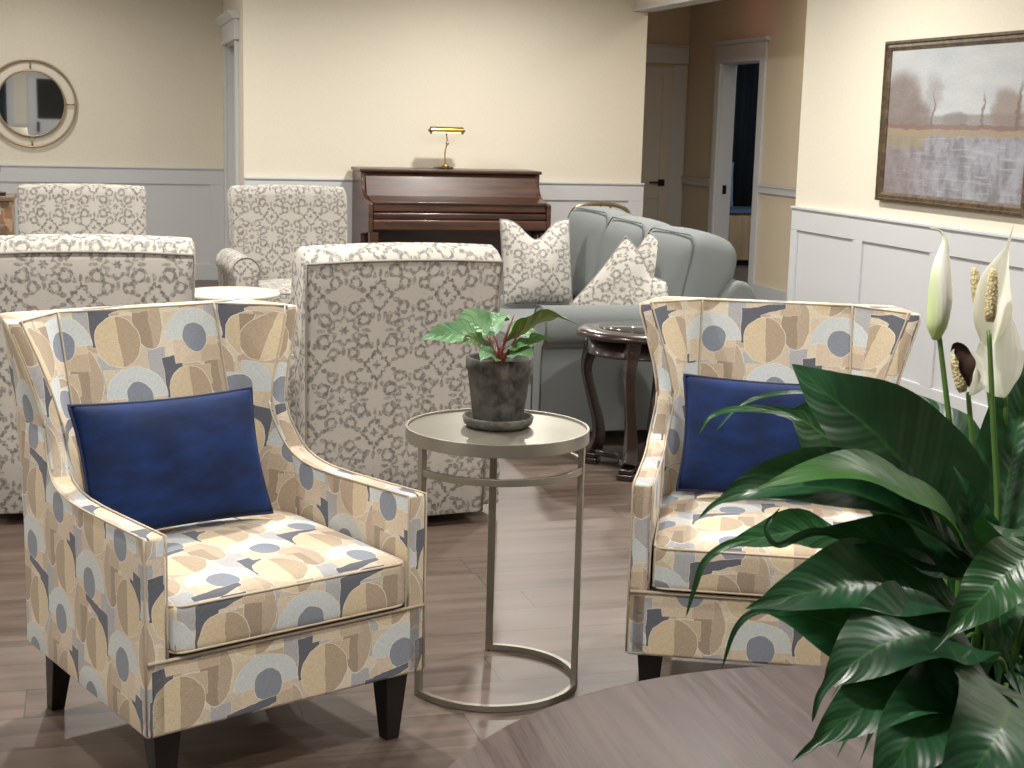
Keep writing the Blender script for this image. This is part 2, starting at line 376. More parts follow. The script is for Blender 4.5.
class MB:
    """collects simple solids into one mesh"""
    def __init__(s): s.v = []; s.f = []
    def raw(s, vs, fs):
        b = len(s.v); s.v += [Vector(v) for v in vs]; s.f += [tuple(i + b for i in f) for f in fs]; return s
    def box(s, x0, x1, y0, y1, z0, z1):
        vs = [(x, y, z) for x in (x0, x1) for y in (y0, y1) for z in (z0, z1)]
        return s.raw(vs, [(0, 1, 3, 2), (4, 6, 7, 5), (0, 4, 5, 1), (2, 3, 7, 6), (0, 2, 6, 4), (1, 5, 7, 3)])
    def frustum(s, cx, cy, z0, z1, a0, b0, a1, b1, dx=0, dy=0):
        vs = [(cx + sx * a0, cy + sy * b0, z0) for sx, sy in ((-1, -1), (1, -1), (1, 1), (-1, 1))] + [(cx + dx + sx * a1, cy + dy + sy * b1, z1) for sx, sy in ((-1, -1), (1, -1), (1, 1), (-1, 1))]
        return s.raw(vs, [(3, 2, 1, 0), (4, 5, 6, 7), (0, 1, 5, 4), (1, 2, 6, 5), (2, 3, 7, 6), (3, 0, 4, 7)])
    def lathe(s, prof, cx=0, cy=0, seg=48, axis='z'):
        n = len(prof); vs = []
        for k in range(seg):
            a = 2 * PI * k / seg
            for r, z in prof:
                p = (cx + r * math.cos(a), cy + r * math.sin(a), z)
                if axis == 'y': p = (cx + r * math.cos(a), z, cy + r * math.sin(a))
                if axis == 'x': p = (z, cx + r * math.cos(a), cy + r * math.sin(a))
                vs.append(p)
        fs = []
        for k in range(seg):
            k2 = (k + 1) % seg
            for i in range(n - 1): fs.append((k * n + i, k2 * n + i, k2 * n + i + 1, k * n + i + 1))
        s.raw(vs, fs)
        b = len(s.v) - len(vs)
        for i, (r, z) in ((0, prof[0]), (n - 1, prof[-1])):
            if r > 1e-5: s.f.append(tuple(b + k * n + i for k in range(seg)))
        return s
    def tube(s, pts, r, seg=8, closed=False, flat=None):
        pts = [Vector(p) for p in pts]; n = len(pts); rs = r if isinstance(r, (list, tuple)) else [r] * n
        vs = []; up = None
        for i, p in enumerate(pts):
            a = pts[(i - 1) % n] if closed or i > 0 else p; b = pts[(i + 1) % n] if closed or i < n - 1 else p
            t = (b - a).normalized()
            if up is None:
                up = Vector((0, 0, 1)) if abs(t.z) < .9 else Vector((1, 0, 0))
            up = (up - t * up.dot(t)).normalized(); sd = t.cross(up)
            w, h = flat if flat else (1, 1)
            for k in range(seg):
                an = 2 * PI * (k + .5) / seg; vs.append(p + sd * (math.cos(an) * rs[i] * w) + up * (math.sin(an) * rs[i] * h))
        fs = []
        for i in range(n if closed else n - 1):
            j = (i + 1) % n
            for k in range(seg): fs.append((i * seg + k, i * seg + (k + 1) % seg, j * seg + (k + 1) % seg, j * seg + k))
        if not closed: fs += [tuple(range(seg))[::-1], tuple((n - 1) * seg + k for k in range(seg))]
        return s.raw(vs, fs)
    def prism(s, poly, axis, a, b):
        """2D polygon extruded along an axis; poly given in the other two axes (in order)"""
        def P(q, t): return {'x': (t, q[0], q[1]), 'y': (q[0], t, q[1]), 'z': (q[0], q[1], t)}[axis]
        n = len(poly); vs = [P(q, a) for q in poly] + [P(q, b) for q in poly]
        return s.raw(vs, [tuple(range(n)), tuple(range(2 * n - 1, n - 1, -1))] + [(i, (i + 1) % n, n + (i + 1) % n, n + i) for i in range(n)])
    def build(s, name, mat, parent=None, smooth=False, bev=0, uv=False, off=(0, 0), seg=2, plane=None):
        me = fixn(mesh(name, s.v, s.f))
        if uv: boxuv(me, off, plane)
        o = link(name, me, mat, parent, smooth)
        if bev: bevel(o, bev, seg); 
        if bev and not smooth:
            for p in me.polygons: p.use_smooth = True
            wn = o.modifiers.new('WN', 'WEIGHTED_NORMAL'); wn.keep_sharp = False
        return o
def catmull(pts, n=6, closed=False):
    P = [Vector(p) for p in pts]; N = len(P); out = []
    for i in range(N if closed else N - 1):
        p0 = P[(i - 1) % N] if closed or i > 0 else P[0] * 2 - P[1]; p1 = P[i]; p2 = P[(i + 1) % N]
        p3 = P[(i + 2) % N] if closed or i < N - 2 else P[-1] * 2 - P[-2]
        for k in range(n):
            t = k / n; out.append(.5 * ((2 * p1) + (-p0 + p2) * t + (2 * p0 - 5 * p1 + 4 * p2 - p3) * t * t + (-p0 + 3 * p1 - 3 * p2 + p3) * t ** 3))
    if not closed: out.append(P[-1])
    return out
def struct(o): o['kind'] = 'structure'; return o

def cushion_mesh(sx, sy, sz, r=.03, crown=.02, n=14, side=.0, squash=None):
    """rounded box centred at 0 with crowned top"""
    bm = bmesh.new(); bmesh.ops.create_cube(bm, size=2); bmesh.ops.subdivide_edges(bm, edges=bm.edges, cuts=n, use_grid_fill=True)
    hx, hy, hz = sx / 2, sy / 2, sz / 2
    for v in bm.verts:
        x, y, z = v.co
        # concentrate vertices at the rim
        q = Vector((math.copysign(abs(x) ** .7, x) * hx, math.copysign(abs(y) ** .7, y) * hy, z * hz))
        cc = Vector((max(-hx + r, min(hx - r, q.x)), max(-hy + r, min(hy - r, q.y)), max(-hz + r, min(hz - r, q.z))))
        d = q - cc
        if d.length > 1e-6:
            q = cc + d.normalized() * r
        fx = 1 - (q.x / hx) ** 2; fy = 1 - (q.y / hy) ** 2; fz = 1 - (q.z / hz) ** 2
        q.z += crown * max(0, fx) ** .6 * max(0, fy) ** .6 * (1 if z > 0 else -.2 if z < 0 else 0) * abs(z)
        q.x += math.copysign(side * max(0, fy) * max(0, fz), x) * abs(x) ** 3; q.y += math.copysign(side * max(0, fx) * max(0, fz), y) * abs(y) ** 3
        v.co = q
    me = bpy.data.meshes.new('cushion'); bm.to_mesh(me); bm.free(); return me
def rect_loop(hx, hy, z, r=.03, n=5, bow=0):
    pts = []
    for cx, cy, a0 in ((hx - r, hy - r, 0), (-hx + r, hy - r, 90), (-hx + r, -hy + r, 180), (hx - r, -hy + r, 270)):
        for k in range(n + 1):
            a = math.radians(a0 + 90 * k / n); pts.append((cx + r * math.cos(a), cy + r * math.sin(a), z))
    return pts

def pillow_mesh(w, h, t, pinch=.06, chop=0, n=22, seed=0):
    """throw pillow in the xz plane, thickness along y; returns verts, faces, uvs and rim"""
    rnd = random.Random(seed); vs = []; fs = []; uvs = []
    ph = rnd.random() * 6
    for sgn in (-1, 1):
        for j in range(n + 1):
            for i in range(n + 1):
                a = -1 + 2 * i / n; b = -1 + 2 * j / n
                a = math.sin(a * PI / 2) * .35 + a * .65; b = math.sin(b * PI / 2) * .35 + b * .65
                x = a * w / 2 * (1 - pinch * (1 - abs(b) ** 2) * abs(a) ** 2); z = b * h / 2 * (1 - pinch * (1 - abs(a) ** 2) * abs(b) ** 2)
                if chop:
                    top = max(0, b) ** 1.3; z -= chop * top * math.exp(-(a / .42) ** 2); x += math.copysign(.02 * top * abs(a) * (1 - abs(a)), a)
                th = t / 2 * (max(0, 1 - a * a) ** .42) * (max(0, 1 - b * b) ** .42)
                if chop: th *= 1 - .35 * max(0, b) * math.exp(-(a / .3) ** 2)
                th *= 1 + .04 * math.sin(a * 7 + ph) * math.cos(b * 5 + ph)
                # gathers near the edges
                e = max(abs(a), abs(b)); th += .0035 * math.sin((a if abs(b) > abs(a) else b) * 34 + ph) * max(0, e - .7) / .3 * (1 - e) * 4
                vs.append((x, sgn * th, z)); uvs.append((x + .06, z))
    N = (n + 1) ** 2
    for s_ in (0, 1):
        for j in range(n):
            for i in range(n):
                q = [s_ * N + j * (n + 1) + i, s_ * N + j * (n + 1) + i + 1, s_ * N + (j + 1) * (n + 1) + i + 1, s_ * N + (j + 1) * (n + 1) + i]
                fs.append(tuple(q if s_ == 0 else q[::-1]))
    rim = [i for i in range(n + 1)] + [j * (n + 1) + n for j in range(1, n + 1)] + [n * (n + 1) + i for i in range(n - 1, -1, -1)] + [j * (n + 1) for j in range(n - 1, 0, -1)]
    return vs, fs, uvs, [vs[i] for i in rim]
def pillow(name, label, w, h, t, mat, pmat, M4, group=None, chop=0, seed=0, pinch=.06, cat='pillow'):
    vs, fs, uvs, rim = pillow_mesh(w, h, t, pinch, chop, 22, seed)
    o = thing(name, label, cat, group=group); o.matrix_world = M4
    me = mesh('cover', vs, fs, uvs); bm = bmesh.new(); bm.from_mesh(me); bmesh.ops.remove_doubles(bm, verts=bm.verts, dist=.0004); bm.to_mesh(me); bm.free()
    link('cover', me, mat, o)
    MB().tube(rim, .0045, 6, True).build('piping', pmat, o, True)
    return o

# ------------------------------------------------------------------ room
CEIL = 2.75
def sbox(name, mat, *b, bev=0): return struct(MB().box(*b).build(name, mat, None, False, bev))
sbox('floor', M['floor'], -4.2, 9.5, -3.2, 16.5, -.05, 0)
sbox('ceiling', M['ceil'], -4.2, 9.5, -3.2, 16.5, CEIL, CEIL + .1)
sbox('wall_back', M['wall'], 1.14, 4.42, 11.8, 11.94, 0, CEIL)
sbox('wall_mirror_side', M['wall'], -4.2, 1.28, 13.66, 13.8, 0, CEIL)
sbox('wall_right', M['wall'], 4.293, 4.43, -3.2, 8.665, 0, CEIL)
sbox('wall_left', M['wall'], -4.2, -4.06, -3.06, 13.66, 0, CEIL)
sbox('wall_front', M['wall'], -4.2, 4.29, -3.2, -3.06, 0, CEIL)
# header over the hall opening
struct(MB().box(4.31, 4.44, 8.70, 11.8, 2.425, CEIL).build('wall_header', M['wall']))
struct(MB().box(4.29, 4.46, 8.70, 11.80, 2.395, 2.425).build('trim_header', M['white'], bev=.004))
# left door wall (faces -x) with its opening
w = MB().box(1.14, 1.28, 11.94, 12.28, 0, CEIL).box(1.14, 1.28, 13.22, 13.66, 0, CEIL).box(1.14, 1.28, 12.28, 13.22, 2.05, CEIL)
struct(w.build('wall_door_side', M['wall']))
struct(MB().box(1.20, 1.24, 12.28, 13.22, 0, 2.05).build('door_1', M['door']))
t_ = MB().box(1.112, 1.14, 12.17, 12.28, 0, 2.06).box(1.112, 1.14, 13.22, 13.33, 0, 2.06).box(1.10, 1.14, 12.13, 13.37, 2.06, 2.22).box(1.14, 1.20, 12.275, 12.29, 0, 2.05).box(1.14, 1.20, 13.21, 13.225, 0, 2.05)
t_.prism([(1.14, 2.22), (1.09, 2.22), (1.07, 2.25), (1.05, 2.27), (1.05, 2.285), (1.14, 2.285)], 'y', 12.10, 13.40)
struct(t_.build('trim_door_casing', M['white'], bev=.003))

def wainscot(mb, axis, fixed, sgn, a0, a1, panels, top=1.0):
    """boards on a wall; axis 'x' = wall runs along x at y=fixed, facing sgn"""
    def bx(u0, u1, z0, z1, t):
        f0, f1 = sorted((fixed, fixed + sgn * t))
        if axis == 'x': mb.box(u0, u1, f0, f1, z0, z1)
        else: mb.box(f0, f1, u0, u1, z0, z1)
    bx(a0, a1, 0, top - .01, .008)                # backing board
    bx(a0, a1, top - .145, top - .012, .022); bx(a0, a1, top - .012, top + .004, .034)
    bx(a0, a1, 0, .145, .022)
    for p0, p1 in panels: bx(p0, p1, .145, top - .145, .022)
def wains(name, *a, **k):
    mb = MB(); wainscot(mb, *a, **k); return struct(mb.build(name, M['white'], bev=.003))
st = [(8.585, 8.665)]; y = 7.855
while y > -3.0: st.append((y - .11, y)); y -= .84
wains('trim_right_wainscot', 'y', 4.293, -1, -3.06, 8.665, st)
wains('trim_back_wainscot', 'x', 11.8, -1, 1.14, 4.44, [(1.14, 1.25), (1.93, 2.04), (3.1, 3.21), (4.31, 4.44)])
wains('trim_mirror_wall_wainscot', 'x', 13.66, -1, -4.06, 1.14, [(-4.06, -3.3), (-2.4, -2.29), (-1.0, -.89), (.02, .09), (1.02, 1.14)])
MBs = MB(); wainscot(MBs, 'y', -4.06, 1, -3.06, 13.66, [(i, i + .11) for i in range(-3, 13)]); struct(MBs.build('trim_left_wainscot', M['white'], bev=.003))

# hall beyond the opening
w = MB().box(5.6, 5.74, 8.56, 12.10, 0, CEIL).box(5.6, 5.74, 12.95, 13.92, 0, CEIL).box(5.6, 5.74, 12.10, 12.95, 2.06, CEIL)
struct(w.build('wall_hall_side', M['hallwall']))
sbox('wall_hall_end', M['hallwall'], 4.30, 5.6, 13.78, 13.92, 0, CEIL)
sbox('wall_hall_near', M['hallwall'], 4.43, 5.6, 8.53, 8.665, 0, CEIL)
sbox('wall_hall_left', M['hallwall'], 4.30, 4.42, 11.94, 13.78, 0, CEIL)
def casing(name, mat, y0, y1, x=5.6):
    t = MB().box(x - .025, x, y0 - .11, y0, 0, 2.06).box(x - .025, x, y1, y1 + .11, 0, 2.06).box(x - .03, x, y0 - .13, y1 + .13, 2.06, 2.075)
    t.box(x - .025, x, y0 - .11, y1 + .11, 2.075, 2.22).prism([(x, 2.22), (x - .035, 2.22), (x - .06, 2.255), (x, 2.255)], 'y', y0 - .16, y1 + .16)
    t.box(x, x + .14, y0 - .001, y0 + .012, 0, 2.06).box(x, x + .14, y1 - .012, y1 + .001, 0, 2.06).box(x, x + .14, y0, y1, 2.05, 2.065)
    return struct(t.build(name, mat, bev=.003))
casing('trim_hall_doorway', M['white'], 12.10, 12.95)
struct(MB().box(5.655, 5.69, 12.930, 12.939, .87, .95).build('door_2', M['black']))   # strike plate
w = MB()
for a0, a1 in ((8.70, 11.99), (13.06, 13.78)):
    w.box(5.575, 5.6, a0, a1, .93, 1.0).box(5.565, 5.6, a0, a1, .985, 1.0).box(5.578, 5.6, a0, a1, 0, .14)
struct(w.build('trim_hall_rail', M['white'], bev=.003))
# closed hall door, end wall
yh = 13.78
t = MB().box(5.44, 5.58, yh - .022, yh, 0, 2.06).box(4.50, 4.62, yh - .022, yh, 0, 2.06).box(4.47, 5.595, yh - .03, yh, 2.075, 2.22).prism([(yh, 2.22), (yh - .03, 2.22), (yh - .05, 2.25), (yh, 2.25)], 'x', 4.45, 5.598)
struct(t.build('trim_hall_door_casing', M['white'], bev=.003))
d = thing('door_3', None, None); struct(d); d['label'] = 'closed grey-white panelled hall door with black lever handle'; d.location = (5.03, yh, 0)
dd = MB().box(-.41, .41, -.012, .0, 0.01, 2.04).box(-.41, -.31, -.022, -.010, .01, 2.04).box(.31, .41, -.022, -.010, .01, 2.04).box(-.31, .31, -.022, -.010, 1.93, 2.04).box(-.31, .31, -.022, -.010, .01, .2).box(-.31, .31, -.022, -.010, .78, .9)
dd.build('panel', M['door'], d, bev=.003)
MB().box(.30, .365, -.034, -.022, .90, .965).box(.20, .325, -.06, -.045, .925, .943).box(.315, .34, -.06, -.03, .925, .943).build('handle', M['black'], d, bev=.002)
# small round sensor above the hall door
sp = thing('wall_sensor', 'small round wall sensor above the closed hall door', 'sensor', (4.93, yh - .001, 2.45))
MB().lathe([(0, -.02), (.03, -.02), (.045, -.012), (.045, 0), (0, 0)], axis='y', seg=24).build('housing', M['agedbrass'], sp, True)
MB().lathe([(0, -.028), (.012, -.026), (.016, -.02), (0, -.02)], axis='y', seg=16).build('lens', M['white'], sp, True)

# dark room behind the doorway
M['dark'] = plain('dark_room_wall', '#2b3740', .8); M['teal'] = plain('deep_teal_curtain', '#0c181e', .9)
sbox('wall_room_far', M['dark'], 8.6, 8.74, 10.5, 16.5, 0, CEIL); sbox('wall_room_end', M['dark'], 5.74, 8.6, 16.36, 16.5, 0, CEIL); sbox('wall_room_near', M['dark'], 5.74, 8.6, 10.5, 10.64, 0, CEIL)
def curtain(mb, x, y0, y1, z0, z1, amp=.03, n=40, axis='x', wl=.09):
    vs = []; 
    for side in (0, .006):
        for k in range(n + 1):
            y = y0 + (y1 - y0) * k / n; dx = amp * math.sin(2 * PI * (y - y0) / wl)
            for z in (z0, z1):
                vs.append((x + dx * (1 if z == z0 else .7) + side, y, z) if axis == 'x' else (y, x + dx + side, z))
    fs = []; S = 2 * (n + 1)
    for k in range(n):
        a = 2 * k; fs.append((a, a + 2, a + 3, a + 1)); fs.append((S + a, S + a + 1, S + a + 3, S + a + 2)); fs.append((a, S + a, S + a + 2, a + 2)); fs.append((a + 1, a + 3, S + a + 3, S + a + 1))
    mb.raw(vs, fs)
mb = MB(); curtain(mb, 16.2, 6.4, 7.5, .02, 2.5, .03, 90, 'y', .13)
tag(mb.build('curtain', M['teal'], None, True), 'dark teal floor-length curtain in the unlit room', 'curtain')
bn = thing('storage_bench', 'pale wood fronted bench in the dark room beyond the open doorway', 'bench', (6.95, 15.2, 0))
M['palewood'] = wood('pale_oak', '#9c8263', '#b59b7c', .6, (30, 30, 2), 0)
MB().box(-.62, .62, -.25, .55, .06, .56).build('body', M['palewood'], bn, bev=.008); MB().box(-.60, .60, -.22, .53, 0, .06).build('plinth', M['black'], bn)
MB().box(-.64, .64, -.27, .56, .56, .60).build('seat', plain('blue_bench_pad', '#43566e', .9), bn, bev=.012)
vs, fs, uvs, rim = pillow_mesh(.5, .5, .16, .06, 0, 12, 9)
o = link('throw_blanket', mesh('tb', vs, fs, uvs), plain('pale_blue_fleece', '#7d8fa6', .95)); o.matrix_world = Matrix.Translation((6.62, 15.35, .88)) @ Euler((-.2, .1, .2)).to_matrix().to_4x4()
tag(o, 'pale blue cushion propped on the bench in the dark room', 'pillow'); o.name = 'bed_pillow'

# ------------------------------------------------------------------ wing chairs
def wing_chair(label, loc, rz, off=(0, 0)):
    t = thing('wing_chair', label, 'armchair', loc, rz, 'patterned wing chairs')
    W, D = .714, .737; hw, hd = W / 2, D / 2
    zb = .172
    fab = M['wing']
    # base rail box
    vs = []; base = MB(); base.prism([(-hw + .004, -hd), (hw - .004, -hd), (.33, .335), (-.33, .335)], 'z', zb, .338); base.build('front_rail', fab, t, bev=.010, uv=True, off=(off[0] + .03, off[1] - .265), seg=3)
    # --- arms: solid with sculpted top curve
    yt = [(-hd, .612), (-.20, .606), (-.05, .601), (.04, .602), (.10, .609), (.14, .621), (.17, .640), (.197, .670), (.218, .705), (.234, .745)]
    def arm_top(y):
        if y <= yt[0][0]: return yt[0][1]
        for (a, b), (c, d_) in zip(yt, yt[1:]):
            if y <= c: return b + (d_ - b) * (y - a) / (c - a)
        return yt[-1][1] + (y - yt[-1][0]) * 1.2
    def xo(y, z):        # outer surface half width
        base_ = hw - .018 * max(0, (y + hd) / .70)
        if z > .62: base_ -= .013 * min(1, (z - .62) / .09)
        return base_
    TH = .050
    cols = [(-hd + .0), -.33, -.28, -.23, -.18, -.13, -.08, -.04, 0, .035, .065, .09, .11, .127, .142, .155, .167, .178, .189, .199, .209, .218, .226, .234]
    for s in (-1, 1):
        vs = []; nz = 9
        for layer in (0, 1):
            for y in cols:
                zt = arm_top(y); z0 = .338 if layer else zb
                z0 = zb
                for k in range(nz):
                    z = z0 + (zt - z0) * k / (nz - 1); x = xo(y, z) - (TH if layer else 0); vs.append((s * x, y, z))
            # rear column up to the wing
            for k in range(nz):
                y = .33 if layer else .358; z = zb + (.747 - zb) * k / (nz - 1); vs.append((s * (xo(y, z) - (TH if layer else 0)), y, z))
        nc = len(cols) + 1; L = nc * nz; fs = []
        for i in range(nc - 1):
            for k in range(nz - 1):
                a = i * nz + k; fs.append((a, a + nz, a + nz + 1, a + 1)); fs.append((L + a, L + a + 1, L + a + nz + 1, L + a + nz))
            a = i * nz + nz - 1; fs.append((a, a + nz, L + a + nz, L + a)); a = i * nz; fs.append((a, L + a, L + a + nz, a + nz))
        for k in range(nz - 1):
            fs.append((k, k + 1, L + k + 1, L + k)); a = (nc - 1) * nz + k; fs.append((a, L + a, L + a + 1, a + 1))
        me = fixn(mesh('arm', vs, fs)); boxuv(me, (off[0] + .05 + s * .02, off[1] - .2)); o = link('arm', me, fab, t); bevel(o, .009, 3, 40)
        # piping: outer and inner edge, up the front and along the top
        for q, dx in ((1, 0), (0, TH)):
            pts = [(s * (hw - dx), -hd - .001, zb + .01 if q else .345)] + [(s * (hw - dx), -hd - .001, z) for z in (.40, .5, .58)]
            pts += [(s * (xo(y, arm_top(y)) - dx), y, arm_top(y)) for y in cols]
            MB().tube(pts, .0026, 6).build('piping', M['pipe'], t, True)
    # --- back with wings: horizontal sections
    secs = []; zs = [.30, .40, .50, .58, .61, .645, .68, .71, .74, .77, .81, .85, .89, .93, .96, .985]
    def lerp(tab, z):
        if z <= tab[0][0]: return tab[0][1]
        for (a, b), (c, d_) in zip(tab, tab[1:]):
            if z <= c:
                q = (z - a) / (c - a); q = q * q * (3 - 2 * q) if False else q; return b + (d_ - b) * q
        return tab[-1][1]
    yb = lambda z: .236 + (z - .45) * .34            # inner back face
    yr = lambda z: .358 + max(0, z - .35) * .178      # rear face
    xf = lambda z: lerp([(.5, .342), (.60, .343), (.65, .337), (.70, .328), (.75, .328), (.82, .342), (.90, .366), (.96, .385), (1.0, .394)], z)
    yf = lambda z: lerp([(.3, .10), (.60, .13), (.645, .172), (.68, .200), (.72, .222), (.76, .236), (.80, .243), (.85, .250), (.90, .258), (.95, .270), (1.0, .286)], z)
    xr = lambda z: lerp([(.3, .335), (.7, .325), (.85, .330), (1.0, .345)], z)
    ri = lambda z: lerp([(.6, .050), (.75, .044), (1.0, .036)], z)
    xi = lambda z: lerp([(.3, .215), (1.0, .216)], z)
    half = []
    for z in zs:
        a = [(0, yb(z) - .010), (xi(z) * .5, yb(z) - .008), (xi(z) - .012, yb(z)), (xi(z), yb(z) - .004)]
        xw = xf(z); yw = yf(z); nin = Vector((xw - ri(z), yw + .004)); 
        a += [tuple(Vector(a[3]).lerp(nin, .33) + Vector((.004, .004))), tuple(Vector(a[3]).lerp(nin, .7) + Vector((.003, .003))), tuple(nin), (xw - ri(z) + .006, yw - .002), (xw - .007, yw - .002), (xw, yw + .005)]
        out = Vector((xw, yw + .005)); ro = Vector((xr(z), yr(z))); a += [tuple(out.lerp(ro, .5)), (ro.x, ro.y - .01), (ro.x - .010, ro.y), (ro.x * .5, ro.y + .004), (0, ro.y + .005)]
        half.append(a)
    n = len(half[0]); loop = 2 * n - 2; vs = []
    for z, a in zip(zs, half):
        zz = z
        for q in a: vs.append((q[0], q[1], zz))
        for q in a[-2:0:-1]: vs.append((-q[0], q[1], zz))
    fs = []
    for i in range(len(zs) - 1):
        for k in range(loop):
            k2 = (k + 1) % loop; fs.append((i * loop + k, i * loop + k2, (i + 1) * loop + k2, (i + 1) * loop + k))
    topb = (len(zs) - 1) * loop
    # cap: strip between inner and outer half loops
    idx_in = [0, 1, 2, 3, 4, 5, 6, 7]; idx_out = [14, 13, 12, 11, 10, 9, 9, 8]
    def cap(b, m_):
        f_ = lambda i: b + (i if not m_ else (loop - i) % loop)
        r = []
        for p in range(7):
            q = [idx_in[p], idx_in[p + 1], idx_out[p + 1], idx_out[p]]; u_ = []
            for x_ in q:
                if f_(x_) not in u_: u_.append(f_(x_))
            if len(u_) > 2: r.append(tuple(u_))
        return r
    fs += cap(topb, False) + cap(topb, True) + cap(0, False) + cap(0, True)
    me = fixn(mesh('back', vs, fs)); boxuv(me, (off[0], off[1] + .01))
    o = link('backrest', me, fab, t); bevel(o, .008, 3, 50)
    # piping along wing rims (outer + inner), centre seams and the top
    for s in (-1, 1):
        zz = [z for z in zs if z > .73]
        MB().tube([(s * (xf(z) + .001), yf(z), z) for z in zz[:-1]] + [(s * (xf(.985) - .003), yf(.985) + .004, .983)], .0026, 6).build('piping', M['pipe'], t, True)
        MB().tube([(s * (xf(z) - ri(z)), yf(z) + .001, z) for z in zz], .0026, 6).build('piping', M['pipe'], t, True)
        MB().tube([(s * (xi(z) - .002), yb(z) - .006, z) for z in zs if z > .44] , .0028, 6).build('piping', M['pipe'], t, True)
    tp = [(s_ * x, y, .985) for s_, x, y in [(-1, half[-1][7][0], half[-1][7][1]), (-1, half[-1][5][0], half[-1][5][1]), (-1, half[-1][3][0], half[-1][3][1]), (-1, .1, half[-1][1][1]), (1, .1, half[-1][1][1]), (1, half[-1][3][0], half[-1][3][1]), (1, half[-1][5][0], half[-1][5][1]), (1, half[-1][7][0], half[-1][7][1])]]
    MB().tube(tp, .0026, 6).build('piping', M['pipe'], t, True)
    MB().tube([(-hw + .004, -hd - .002, .340), (0, -hd - .002, .340), (hw - .004, -hd - .002, .340)], .004, 6).build('piping', M['pipe'], t, True)
    # seat cushion
    cw, cl, ch = .598, .60, .118
    me = cushion_mesh(cw, cl, ch, .018, .022, 14, .004)
    for v in me.vertices: v.co += Vector((0, -hd - .012 + cl / 2, .405))
    boxuv(me, (off[0] + .11, off[1] + .01)); cu = link('seat_cushion', me, fab, t)
    for z, g in ((.405 + ch / 2 - .008, 1), (.405 - ch / 2 + .008, -1)):
        pts = [(x, y - hd - .012 + cl / 2, zz) for x, y, zz in rect_loop(cw / 2 - .001, cl / 2 - .001, z, .03, 5)]
        MB().tube(pts, .0030, 6, True).build('piping', M['pipe'], cu, True)
    # legs
    for sx in (-1, 1):
        MB().frustum(sx * (hw - .060), -hd + .055, 0, zb + .02, .018, .018, .034, .034).build('leg', M['espresso'], t, bev=.003)
        MB().frustum(sx * .285, .315, 0, zb + .02, .017, .017, .030, .028, 0, -.045).build('leg', M['espresso'], t, bev=.003)
    return t
RL, RR = .403, -.408
wl = wing_chair('wing chair with a geometric circle print, left of the round metal side table', (.271, 3.535, 0), RL, (.04, .02))
wr = wing_chair('wing chair with a geometric circle print, behind the peace lily', (1.738, 3.540, 0), RR, (.0, .045))
def on_chair(ch, loc, e): return Matrix.Translation(ch.location) @ Matrix.Rotation(ch.rotation_euler.z, 4, 'Z') @ Matrix.Translation(loc) @ Euler(e).to_matrix().to_4x4()
pillow('lumbar_pillow', 'navy velvet lumbar pillow on the wing chair left of the side table', .49, .32, .13, M['velvet'], M['navy_pipe'], on_chair(wl, (-.055, .105, .648), (-.33, .01, .04)), 'navy lumbar pillows', seed=1)
pillow('lumbar_pillow', 'navy velvet lumbar pillow half hidden behind the peace lily leaves', .49, .32, .13, M['velvet'], M['navy_pipe'], on_chair(wr, (-.01, .105, .648), (-.33, .02, .02)), 'navy lumbar pillows', seed=2)

